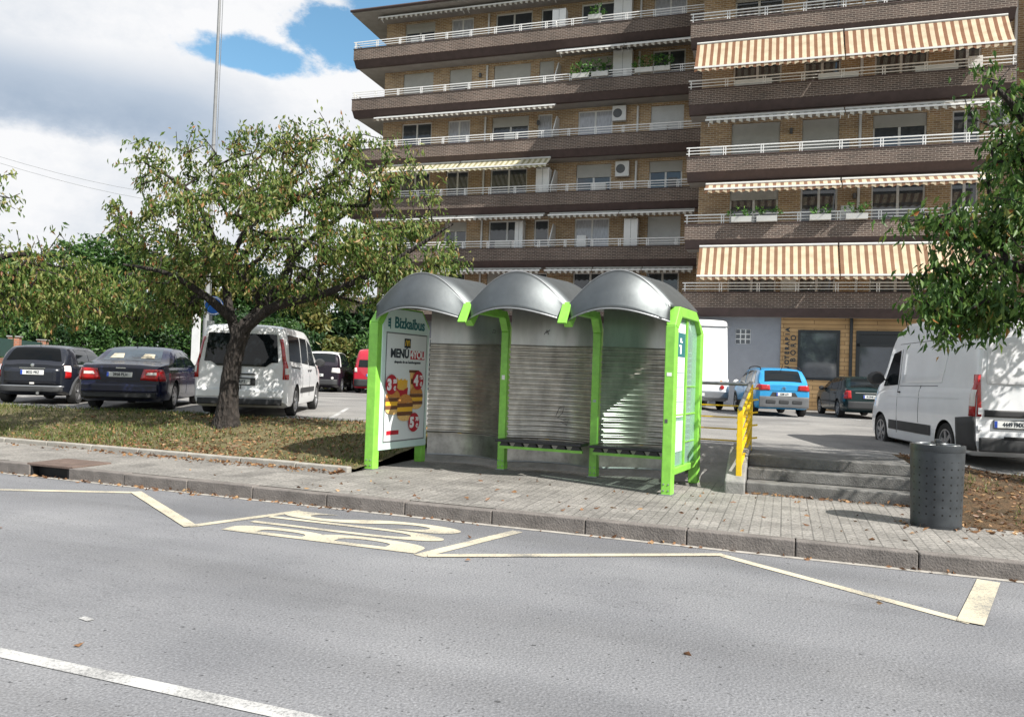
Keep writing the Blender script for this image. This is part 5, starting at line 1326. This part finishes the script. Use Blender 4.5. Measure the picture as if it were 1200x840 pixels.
m_ = frame_box(a-.02, b+.02, c, d+.02, GN-.10, .14); m_.box(a, b, GN-.10, GN-.04, 3.2, 3.32); m_.box(8.05, 8.2, GN-.1, GN-.04, .5, 3.2)
dr = m_.build('shop_door', 'darkframe', bl)
mb = MB(); mb.box(a+.1, b-.1, GN-.03, GN-.01, c+.1, 3.2); mb.build('pane', 'pane', dr)
mb = MB(); mb.box(a+.1, b-.1, GN-.03, GN-.01, 3.32, d-.1); mb.build('transom_panel', 'darkframe', dr)
mb = MB(); mb.box(8.3, 9.4, GN-.085, GN-.06, .6, .75); mb.box(8.3, 8.4, GN-.085, GN-.06, .75, 3.1); mb.box(9.3, 9.4, GN-.085, GN-.06, .75, 3.1); mb.box(8.3, 9.4, GN-.085, GN-.06, 3.0, 3.15); mb.build('door_leaf', 'darkframe', dr)
mb = MB(); mb.box(.1, 12.3, GN-.35, GN-.08, 4.36, 4.47); mb.build('shop_canopy_edge', 'render', bl)
pipe(6.38, GN-.16, .5, 4.36, 'darkframe', .065)
for i, ch in enumerate('FISIOTERAPIA'): lettering('sign_lettering', ch, .24, 'ink', bl, (3.93, GN-.065, 3.84-(11-i)*.195), (0, 0, 1), (-1, 0, 0), bold=.010, depth=.01)
for i, ch in enumerate('BORO'): lettering('sign_lettering', ch, .29, 'ink', bl, (4.17, GN-.065, 3.50-(3-i)*.31), (0, 0, 1), (-1, 0, 0), bold=.006, depth=.01)

# ------------------------------------------------------------------ leaves
def leaf_geo(P, D, ln, wd, fold=.25):
    P = np.asarray(P, float); D = np.asarray(D, float); D /= np.linalg.norm(D, axis=1)[:, None]+1e-9; n = len(P)
    q = rng.normal(size=(n, 3)); s = np.cross(D, q); s /= np.linalg.norm(s, axis=1)[:, None]+1e-9; u = np.cross(s, D)
    l = np.asarray(ln).reshape(-1, 1)*np.ones((n, 1)); w_ = np.asarray(wd).reshape(-1, 1)*np.ones((n, 1))
    V = np.stack([P, P+D*l*.42+s*w_*.5+u*w_*fold, P+D*l-u*w_*fold*.8, P+D*l*.42-s*w_*.5+u*w_*fold], 1).reshape(-1, 3)
    b = np.arange(n)[:, None]*4; F = np.concatenate([b+np.array([[0, 1, 2]]), b+np.array([[0, 2, 3]])], 1).reshape(-1, 3)
    return V, F
def in_lobe(c, r, n, shell=.0):
    d = rng.normal(size=(n, 3)); d /= np.linalg.norm(d, axis=1)[:, None]; k = rng.random(n)**(1/3)
    k = shell+(1-shell)*k; return np.array(c)+d*k[:, None]*np.array(r)
def foliage(parent, name, lobes, n, ln, m, droop=.2, ragged=.3, clump=9):
    """crown of many small leaves gathered in clumps inside the lobes"""
    P = []; vol = np.array([l[1][0]*l[1][1]*l[1][2] for l in lobes])**(2/3); vol /= vol.sum()
    for (c, r), f in zip(lobes, vol):
        k = max(3, int(n*f/clump)); cc = in_lobe(c, r, k, .55)
        for q in cc: P.append(q+rng.normal(size=(clump, 3))*np.array(r).mean()*ragged*.35)
    P = np.concatenate(P); D = rng.normal(size=P.shape); D[:, 2] -= droop
    V, F = leaf_geo(P, D, ln*rng.uniform(.6, 1.3, len(P)), ln*.5*rng.uniform(.7, 1.2, len(P)))
    return raw_mesh(name, V, F, m, parent)
# planters on the balconies
def bpos(b, n0, z):
    return Vector((7.5+b*math.cos(BA)+n0*math.sin(BA), 32.5-b*math.sin(BA)+n0*math.cos(BA), z))
def planter(b, n0, k, ln, label, group, bushy=1., dz=-.42):
    t = thing('planter_box', label, 'planter', bpos(b, n0, ZR(k)+dz), -BA, group)
    mb = MB(); mb.prism([(-.10, 0), (.10, 0), (.13, .22), (-.13, .22)], (0, 0, 0), (0, 1, 0), (0, 0, 1), ln); mb.build('box', 'planter', t)
    if bushy: foliage(t, 'plant', [((x, 0, .30+.1*bushy), (.22, .16, .20*bushy)) for x in np.linspace(-ln*.4, ln*.4, 3)], int(130*bushy), .13, 'flower', -.2, .5)
    return t
for b in (-6.35, -5.35): planter(b, NL-.02, 4, .85, 'bushy balcony planter beside the white divider, second floor from the top' if b < -6 else 'bushy balcony planter beside the white cupboard, second floor from the top', 'planters on the balconies', 1.9, -.32)
planter(-3.1, NL-.05, 4, .9, 'planter of trailing leaves before the glazed door, second floor from the top', 'planters on the balconies', 1.7, -.32); planter(-2.2, NL-.05, 4, .8, 'planter of trailing leaves nearest the inner corner, second floor from the top', 'planters on the balconies', 1.7, -.32)
planter(-5.7, NL, 5, .7, 'white planter with one tufted plant on the top floor balcony', 'planters on the balconies', 1.3, -.2)
for i, b in enumerate((1.95, 2.95, 5.0, 6.35)):
    planter(b, -.14, 1, .8, ['planter of green leaves nearest the inner corner, two floors above the shop', 'planter of green leaves, second from the inner corner, two floors above the shop', 'planter of green leaves, third from the inner corner, two floors above the shop', 'planter of green leaves, farthest along the balcony two floors above the shop'][i], 'planters on the balconies', 1.0, -.40)
for i, b in enumerate((2.25, 5.55, 9.1)):
    planter(b, .18, 3, 1.5, ['long empty white planter box under the orange awning, first from the inner corner', 'long empty white planter box under the orange awning, in the middle', 'long empty white planter box under the orange awning, farthest from the inner corner'][i], 'empty planters under the orange awning', 0, -.36)
# ------------------------------------------------------------------ trees
def hor(px): return 415.3+.035*px-.0*px
def px(x, y, Y): return np.array([(x-600)/900*Y, Y, CAMZ+(hor(x)-y)/900*Y])
def tree(root, trunk, tr, limbs, lobes, leafm, leaf_len, per, seg=.32, bare=(), barkm='bark', sag=.06, droop=1.1, twig_r=.006, big_r=.10):
    """trunk/limbs: polylines with radii; twigs grow out to points spread through the lobes and carry drooping leaves"""
    mb = MB()
    def smoothpath(pts, rs, k=6):
        P_ = []; Q = []
        n = len(pts)
        for i in range(n-1):
            p0, p1, p2, p3 = [Vector(pts[max(0, min(n-1, j))]) for j in (i-1, i, i+1, i+2)]
            for j in range(k):
                t = j/k; P_.append(.5*((2*p1)+(p2-p0)*t+(2*p0-5*p1+4*p2-p3)*t*t+(3*p1-p0-3*p2+p3)*t**3)); Q.append(rs[i]+(rs[i+1]-rs[i])*t)
        P_.append(Vector(pts[-1])); Q.append(rs[-1]); return P_, Q
    nodes = []; 
    P_, Q = smoothpath(trunk, tr); mb.tube(P_, Q, 14, wob=.16); mb.build('trunk', barkm, root, smooth=80)
    nodes += [np.array(p) for p in P_[len(P_)//2:]]
    for pts, rs in limbs:
        m2 = MB(); P_, Q = smoothpath(pts, rs); m2.tube(P_, Q, 10, wob=.14); m2.build('limb', barkm, root, smooth=80); nodes += [np.array(p) for p in P_[2:]]
    nodes = [np.array(p) for p in nodes]; par = [-1]*len(nodes); nfix = len(nodes)
    targets = []
    for c, r, n, lv in lobes:
        for q in in_lobe(c, r, n, .25): targets.append((q, lv))
    base = np.array(trunk[-1]); targets.sort(key=lambda q: np.linalg.norm(q[0]-base))
    arr = np.array(nodes); ends = []
    cap = 40000; buf = np.zeros((cap, 3)); buf[:len(arr)] = arr; cnt = len(arr)
    for q, lv in targets:
        d = np.linalg.norm(buf[:cnt]-q, axis=1); i = int(np.argmin(d)); p = buf[i].copy(); L_ = d[i]; k = max(1, int(L_/seg)); prev = i
        for j in range(1, k+1):
            f = j/k; w_ = p+(q-p)*f+rng.normal(size=3)*.05*(j < k)+np.array([0, 0, sag*math.sin(math.pi*f)*L_])
            buf[cnt] = w_; par.append(prev); prev = cnt; cnt += 1
            if cnt >= cap-2: break
        ends.append((prev, lv))
    load = np.zeros(cnt)
    for e, lv in ends: load[e] += 1
    for i in range(cnt-1, nfix-1, -1):
        if par[i] >= 0: load[par[i]] += load[i]
    mt = MB()
    for i in range(nfix, cnt):
        a, b = buf[par[i]], buf[i]; r1 = min(big_r, twig_r*math.sqrt(load[i])); r0 = min(big_r, twig_r*math.sqrt(max(load[par[i]], 1))) if par[i] >= nfix else r1*1.15
        mt.tube([a, b], [min(r0, r1*1.5), r1], 5 if r1 > .012 else 3, cap=False)
    mt.build('branches', barkm, root, fix=False, smooth=80)
    P = []; D = []; ls = []
    for e, lv in ends:
        q = buf[e]; p = buf[par[e]] if par[e] >= 0 else q-np.array([0, 0, .2]); t = (q-p); t /= np.linalg.norm(t)+1e-9
        n = max(0, int(rng.poisson(per*lv)))
        for _ in range(n):
            f = rng.uniform(-.38, .12); c = q+t*f+rng.normal(size=3)*.07
            d = rng.normal(size=3)*.5+t*.35+np.array([0, 0, -droop]); P.append(c); D.append(d); ls.append(leaf_len*rng.uniform(.65, 1.25))
    ls = np.array(ls); V, F = leaf_geo(P, D, ls, ls*.36, .3)
    raw_mesh('leaves', V, F, leafm, root)
def lobe(x, y, rx, ry, Y, ry_d, n, lv=1., dY=0.):
    c = px(x, y, Y+dY); s = (Y+dY)/900; return (c, (rx*s, ry_d, ry*s), n, lv)
Y0 = 14.6
t = thing('cherry_tree', 'crooked cherry tree with dark bark and drooping leaves turning yellow, growing on the verge', 'tree')
TB = px(268, 508, Y0); TB[2] = vergez(-9.9, 12.0)-.04
tk = [TB+np.array([0, 0, -.05]), TB+np.array([.02, 0, .25]), px(270, 460, Y0), px(273, 425, Y0), px(280, 395, Y0-.05), px(288, 378, Y0-.1)]
limbs = [([px(283, 388, Y0-.1), px(318, 360, Y0-.3), px(375, 345, Y0-.6), px(430, 322, Y0-.8), px(490, 285, Y0-.9), px(525, 262, Y0-.9)], [.115, .09, .07, .052, .035, .018]),
         ([px(276, 392, Y0), px(266, 360, Y0+.1), px(263, 315, Y0+.3), px(290, 255, Y0+.4), px(330, 205, Y0+.5), px(360, 160, Y0+.5)], [.105, .085, .065, .045, .028, .012]),
         ([px(288, 378, Y0-.1), px(320, 340, Y0+.5), px(350, 290, Y0+1.0), px(420, 230, Y0+1.2), px(440, 190, Y0+1.2)], [.10, .08, .06, .04, .02]),
         ([px(272, 375, Y0), px(235, 345, Y0-.3), px(190, 320, Y0-.6), px(140, 310, Y0-.6)], [.10, .07, .045, .02]),
         ([px(263, 320, Y0+.2), px(240, 270, Y0), px(215, 225, Y0-.1), px(160, 190, Y0-.1)], [.075, .055, .035, .015])]
lobes = [lobe(325, 275, 145, 72, Y0, 2.2, 270), lobe(350, 200, 120, 48, Y0, 1.5, 115, .85), lobe(180, 275, 58, 60, Y0, 1.1, 62, 1., .2), lobe(150, 348, 78, 36, Y0, 1.5, 95, 1., -.2),
         lobe(465, 300, 78, 42, Y0, 1.2, 95, .95, -.6), lobe(175, 190, 58, 30, Y0, .6, 26, .7), lobe(345, 342, 75, 18, Y0, 1.4, 40, .8, .4), lobe(410, 345, 70, 14, Y0, 1., 20, .7),
         lobe(360, 150, 40, 28, Y0, .6, 20, .4), lobe(430, 190, 70, 40, Y0, .7, 30, .25), lobe(480, 230, 45, 40, Y0, .6, 24, .5), lobe(250, 165, 60, 22, Y0, .6, 16, .35), lobe(300, 165, 40, 20, Y0, .6, 12, .4)]
tree(t, tk, [.29, .215, .175, .165, .16, .13], limbs, lobes, 'cherry', .115, 40)

t = thing('cherry_tree', 'yellowing cherry tree at the edge of the view, leaning in over the black hatchback', 'tree')
b0 = px(-105, 520, 12.9); b0[2] = .4
tk = [b0, b0+np.array([.05, 0, .9]), b0+np.array([.1, 0, 1.7]), b0+np.array([.25, .1, 2.3])]
limbs = [([tk[-1], px(-60, 330, 13), px(0, 300, 13.2), px(50, 300, 13.4)], [.12, .09, .05, .02]), ([tk[-1], px(-90, 280, 13), px(-60, 200, 13)], [.12, .08, .03])]
lobes = [lobe(5, 322, 48, 36, 13, 1., 55, .8), lobe(75, 340, 62, 42, 13.4, 1., 85, 1.), lobe(-80, 310, 80, 60, 13, 1.6, 100, 1.), lobe(2, 235, 22, 40, 13, .5, 16, .4), lobe(25, 370, 60, 25, 13, .9, 28, .8), lobe(55, 280, 25, 18, 13.2, .4, 6, .5)]
tree(t, tk, [.2, .17, .15, .13], limbs, lobes, 'cherry', .115, 28)

t = thing('cherry_tree', 'dark green cherry tree overhanging the tall white delivery van and the steps', 'tree')
b0 = np.array([7.75, 10.05, .22])
tk = [b0, b0+np.array([-.03, 0, .8]), b0+np.array([-.06, 0, 1.6]), b0+np.array([-.2, -.05, 2.3])]
limbs = [([tk[-1], np.array([6.9, 9.9, 3.1]), px(1150, 300, 9.7), px(1080, 250, 9.6)], [.13, .09, .05, .02]), ([tk[-1], np.array([7.5, 10, 3.6]), px(1200, 150, 9.8), px(1150, 90, 9.7)], [.13, .1, .05, .015]),
         ([tk[-1], np.array([7.2, 9.2, 3.2]), np.array([7.3, 8.6, 4.0]), np.array([7.4, 8.2, 4.6])], [.12, .09, .05, .02]), ([tk[-1], np.array([8.5, 10.3, 3.4]), np.array([9.3, 10.5, 4.2])], [.12, .08, .03]), ([tk[-1], np.array([7.0, 10.0, 2.6]), px(1150, 370, 9.7), px(1090, 370, 9.6)], [.09, .06, .035, .012])]
lobes = [lobe(1162, 300, 55, 70, 9.7, .8, 84, 1.0), lobe(1195, 210, 34, 75, 9.7, .8, 40, 1.), lobe(1112, 352, 44, 20, 9.6, .45, 24, 1.), lobe(1165, 372, 40, 22, 9.7, .5, 22, 1.), lobe(1088, 258, 56, 16, 9.6, .35, 17, .8), lobe(1105, 318, 45, 16, 9.6, .5, 18, .9), lobe(1098, 382, 42, 18, 9.6, .4, 16, .8), lobe(1150, 100, 22, 45, 9.7, .4, 14, .35), lobe(1195, 130, 30, 60, 9.7, .5, 36, .8),
         ((7.9, 10.2, 4.6), (1.5, 1.3, 1.5), 150, 1.), ((7.6, 8.15, 4.1), (1.0, 1.1, .8), 50, .85), ((9.4, 10.2, 3.9), (1.4, 1.4, 1.3), 110, 1.), ((8.6, 9.0, 2.9), (1.2, .9, .5), 24, .8)]
tree(t, tk, [.2, .17, .15, .14], limbs, lobes, 'cherrygreen', .13, 23)

# trees and hedge at the back of the car park
def far_tree(name, label, x, ytop, Y, rpx, m, n, ln, g='trees behind the car park', slim=1., low=.25):
    p = px(x, ytop, Y); r_ = rpx/900*Y; H_ = p[2]-.4
    t = thing(name, label, 'tree', (p[0], Y, .4), rnd.uniform(0, 6), g)
    mb = MB(); mb.tube([(0, 0, -.1), (.05*H_*.2, 0, H_*.35), (0, .1, H_*.8)], [.03*H_, .024*H_, .008*H_], 8, wob=.1); mb.build('trunk', 'bark', t, smooth=70)
    L_ = []
    for i in range(7):
        a = 2*math.pi*i/7+rnd.random(); f = rnd.uniform(low+.05, .88); q = r_*rnd.uniform(.35, .6)*slim*(1.15-f*.6); L_.append(((math.cos(a)*q, math.sin(a)*q, H_*f), (r_*rnd.uniform(.45, .65), r_*rnd.uniform(.45, .65), H_*rnd.uniform(.12, .2))))
    L_.append(((0, 0, H_*.8), (r_*.55, r_*.55, H_*.19))); L_.append(((0, 0, H_*.5), (r_*.8, r_*.8, H_*.3)))
    foliage(t, 'crown', L_, n, ln, m, .3, .32)
far = [(-15, 300, 46, 60, 'hedge'), (35, 305, 49, 55, 'hedgeyellow'), (85, 285, 52, 48, 'hedge'), (128, 270, 55, 50, 'hedge'), (175, 262, 56, 55, 'hedgedark'), (232, 300, 50, 50, 'hedgeyellow'), (290, 305, 52, 55, 'hedge'), (345, 335, 47, 42, 'hedgedark'), (372, 362, 43, 24, 'hedgeyellow'), (402, 345, 44, 30, 'hedgedark'), (440, 350, 43, 34, 'hedgedark'), (480, 335, 45, 36, 'hedge')]
FL = ['green tree at the very edge of the view behind the brick wall', 'yellow-green tree behind the brick wall pillars', 'mid green tree rising behind the black hatchback', 'tall green tree rising above the gap between hatchback and saloon', 'tall dark green tree, highest of the row behind the saloon', 'yellowish tree behind the white signpost', 'bushy green tree hidden behind the cherry trunk', 'dark green tree seen over the white passenger van', 'pale yellowish small tree just over the dark people carrier', 'dark conifer green tree above the dark people carrier', 'dark green tree right behind the red van', 'green tree seen over the poster end of the shelter']
for (x, y, Y, r_, m), l in zip(far, FL): far_tree('background_tree', l, x, y, Y, r_, m, 4200, .42)
for i, (x, y, Y, r_, m) in enumerate([(-20, 355, 36, 45, 'hedge'), (30, 350, 38, 45, 'hedgedark'), (82, 352, 40, 45, 'hedge'), (132, 350, 42, 42, 'hedge'), (182, 352, 43, 42, 'hedgedark'), (230, 356, 43, 40, 'hedge'), (280, 362, 42, 40, 'hedgedark'), (325, 372, 41, 36, 'hedge'), (360, 388, 38, 26, 'hedgedark'), (400, 396, 38, 28, 'hedgeyellow'), (440, 396, 38, 30, 'hedge')]):
    p = px(x, y, Y); r2 = r_/900*Y; H_ = p[2]-.4
    t = thing('hedge_shrub', ['thick green shrub behind the first brick pillar', 'dark green shrub behind the green fence panels', 'green shrub over the roof of the black hatchback', 'green shrub between the hatchback and the navy saloon', 'dark shrub over the roof of the navy saloon', 'green shrub behind the two white posts', 'dark shrub behind the cherry trunk', 'green shrub over the roof of the white passenger van', 'dark low shrub at the nose of the white passenger van', 'yellow-green trimmed shrub beyond the people carrier', 'green low shrub beyond the red van'][i], 'shrub', (p[0], Y, .4), 0, 'shrubs behind the car park')
    foliage(t, 'leaves', [((0, 0, H_*.5), (r2, r2*.8, H_*.48)), ((-r2*.5, -.2, H_*.6), (r2*.6, r2*.6, H_*.38)), ((r2*.5, -.2, H_*.55), (r2*.6, r2*.6, H_*.4))], 3600, .27, m, .3, .3)
    mb = MB()
    for a in (-.4, 0, .4): mb.tube([(a*.3, 0, -.1), (a*r2, .1, H_*.7)], [.06, .02], 6)
    mb.build('stem', 'bark', t)

# ------------------------------------------------------------------ brick wall with green mesh panels
wl = thing('garden_wall', 'orange brick wall with pillars and dark green mesh panels', 'wall', (-18.6, 27, 0), math.atan2(.933, -.36))
mb = MB(); mb.box(-8, 46, -.12, .12, .4, 1.52); mb.build('brick_base', 'orangebrick', wl)
for i in range(10):
    u = -6.5+5.5*i; mb = MB(); mb.box(u-.22, u+.22, -.2, .2, .4, 2.36); p_ = mb.build('pillar', 'orangebrick', wl); mb = MB(); mb.box(u-.26, u+.26, -.24, .24, 2.362, 2.42); mb.build('pillar_cap', 'concrete', p_)
    if i < 9: mb = MB(); mb.box(u+.225, u+5.275, -.02, .02, 1.56, 2.27); mb.build('mesh_panel', 'meshgreen', wl)
# ------------------------------------------------------------------ posts, mast, wires
t = thing('sign_post', 'white square post with a round blue sign, in front of the passenger van', 'sign post', (-6.68, 16.95, .5), R(8))
mb = MB(); mb.box(-.07, .07, -.05, .05, 0, 2.05); mb.build('post', 'polewhite', t, bevel=.01)
mb = MB(); mb.tube([(0, 0, 2.05), (0, 0, 2.55)], .03, 8); mb.build('bracket', 'steelgrey', t)
mb = MB(); mb.lathe([(0, -.03), (.20, -.03), (.21, -.02), (.21, 0), (0, 0)], (.06, -.05, 2.38), 'y', 28); sg_ = mb.build('sign_disc', 'signblue', t, smooth=40)
mb = MB(); mb.lathe([(.178, -.0335), (.197, -.0335), (.197, -.031), (.178, -.031)], (.06, -.05, 2.38), 'y', 28); mb.build('sign_border', 'white', sg_)
t = thing('sign_post', 'thin white post standing behind the navy saloon', 'sign post', (-8.95, 21.7, .5))
mb = MB(); mb.box(-.1, .1, -.05, .05, 0, 2.6); mb.build('post', 'polewhite', t); mb = MB(); mb.box(-.12, .12, -.07, .07, 2.602, 2.66); mb.build('post_cap', 'polewhite', t)
t = thing('lamp_mast', 'very tall grey lamp mast rising behind the cherry tree', 'lamp post', (-12.0, 30, .4))
mb = MB(); mb.tube([(0, 0, 0), (0, 0, 8), (0, 0, 18.6)], [.13, .075, .045], 12); mb.build('pole', 'mastgrey', t, smooth=60)
mb = MB(); mb.tube([(.15, -.02, 1.5), (.13, -.02, 18.2)], .014, 5); mb.build('cable_conduit', 'steelgrey', t)
mb = MB(); mb.box(-1., 1.2, -.15, .15, 18.6, 18.75); mb.box(-1., -.5, -.3, .1, 18.75, 19.0); mb.box(.7, 1.2, -.3, .1, 18.75, 19.0); mb.build('lamp_head', 'steelgrey', t)
for i, (ya, yb) in enumerate(((176, 222), (183, 232))):
    a = px(-60, ya-8, 62); b = px(330, yb+16, 70); mb = MB()
    mb.tube([a+(b-a)*f+np.array([0, 0, -1.2*math.sin(math.pi*f)]) for f in np.linspace(0, 1, 12)], .016, 4)
    o = mb.build('power_line', 'wire'); tag(o, ['upper of the two thin overhead wires crossing the cloudy sky', 'lower of the two thin overhead wires crossing the cloudy sky'][i], 'wire', 'overhead wires')
# ------------------------------------------------------------------ grass and fallen leaves
def scatter_leaves(name, pts, ln, m='deadleaf'):
    P = np.array(pts); n = len(P); D = rng.normal(size=(n, 3)); D[:, 2] *= .22
    V, F = leaf_geo(P, D, ln*rng.uniform(.5, 1.3, n), ln*.55*rng.uniform(.6, 1.2, n), .22)
    o = raw_mesh(name, V, F, m); o.rotation_euler = (0, 0, -TH); o['kind'] = 'stuff'; return o
L1 = []
for _ in range(6500):
    s = rng.uniform(-13.5, -5.85) if rng.random() < .8 else rng.uniform(-22, -10); f = rng.random()**1.3; t_ = SW1+.13+f*(edge(s)-SW1-.2)
    if rng.random() < .75*math.exp(-((s+8.6)/3.)**2)+.12: L1.append((s, t_, vergez(s, t_)+.015))
for _ in range(420): s = rng.normal(-7.6, 2.); t_ = SW1-abs(rng.normal(0, .14)); L1.append((min(s, -5.9), t_, .165))
for _ in range(170): L1.append((rng.uniform(-11, -4.6), 7.76-abs(rng.normal(0, .05)), .014))
for _ in range(60): L1.append((rng.uniform(-5, 3), 7.76-abs(rng.normal(0, .035)), .012))
for _ in range(110): L1.append((rng.uniform(-8, 1.6), rng.uniform(7.95, 10.4), .160))
for _ in range(9): L1.append((rng.uniform(-9, 2), rng.uniform(2., 7.5), .012))
for _ in range(1900): s = 1.7+rng.random()**1.4*6; t_ = rng.uniform(SW1+.02, 13.2); L1.append((s, t_, vergez2(s, t_)+.015))
for _ in range(130): L1.append((rng.uniform(1.2, 3.6), SW1-abs(rng.normal(0, .25)), .162))
for _ in range(90): L1.append((rng.uniform(-.45, 1.5), 10.7-abs(rng.normal(0, .05)), .165))
for _ in range(40): L1.append((rng.uniform(2.0, 2.6), 7.74-abs(rng.normal(0, .06)), .014))
scatter_leaves('fallen_leaves', L1, .068)
G = []; 
for _ in range(38000):
    s = -5.8-rng.random()**1.2*22; t_ = SW1+.13+rng.random()*(edge(s)-SW1-.15)
    dens = .25+.75*smooth(math.sin(s*1.3+t_*.9)+math.sin(s*.55-t_*1.7+1), -1, .8); dens *= 1-.75*math.exp(-((s+8.3)/2.6)**2)
    if rng.random() < dens: G.append((s, t_, vergez(s, t_)-.005))
G = np.array(G); D = rng.normal(size=G.shape)*.55; D[:, 2] = 1
V, F = leaf_geo(G, D, rng.uniform(.05, .12, len(G)), .015, .1); o = raw_mesh('grass', V, F, 'drygrass'); o.rotation_euler = (0, 0, -TH); o['kind'] = 'stuff'
G = []
for _ in range(3500):
    s = 1.75+rng.random()**1.3*9; t_ = rng.uniform(SW1+.1, 13.2)
    if math.sin(s*2.3+t_*1.9)+math.sin(s*1.1-t_*2.7) > .2: G.append((s, t_, vergez2(s, t_)-.005))
G = np.array(G); D = rng.normal(size=G.shape)*.55; D[:, 2] = 1
V, F = leaf_geo(G, D, rng.uniform(.04, .10, len(G)), .014, .1); o = raw_mesh('sparse_grass', V, F, 'drygrass'); o.rotation_euler = (0, 0, -TH); o['kind'] = 'stuff'
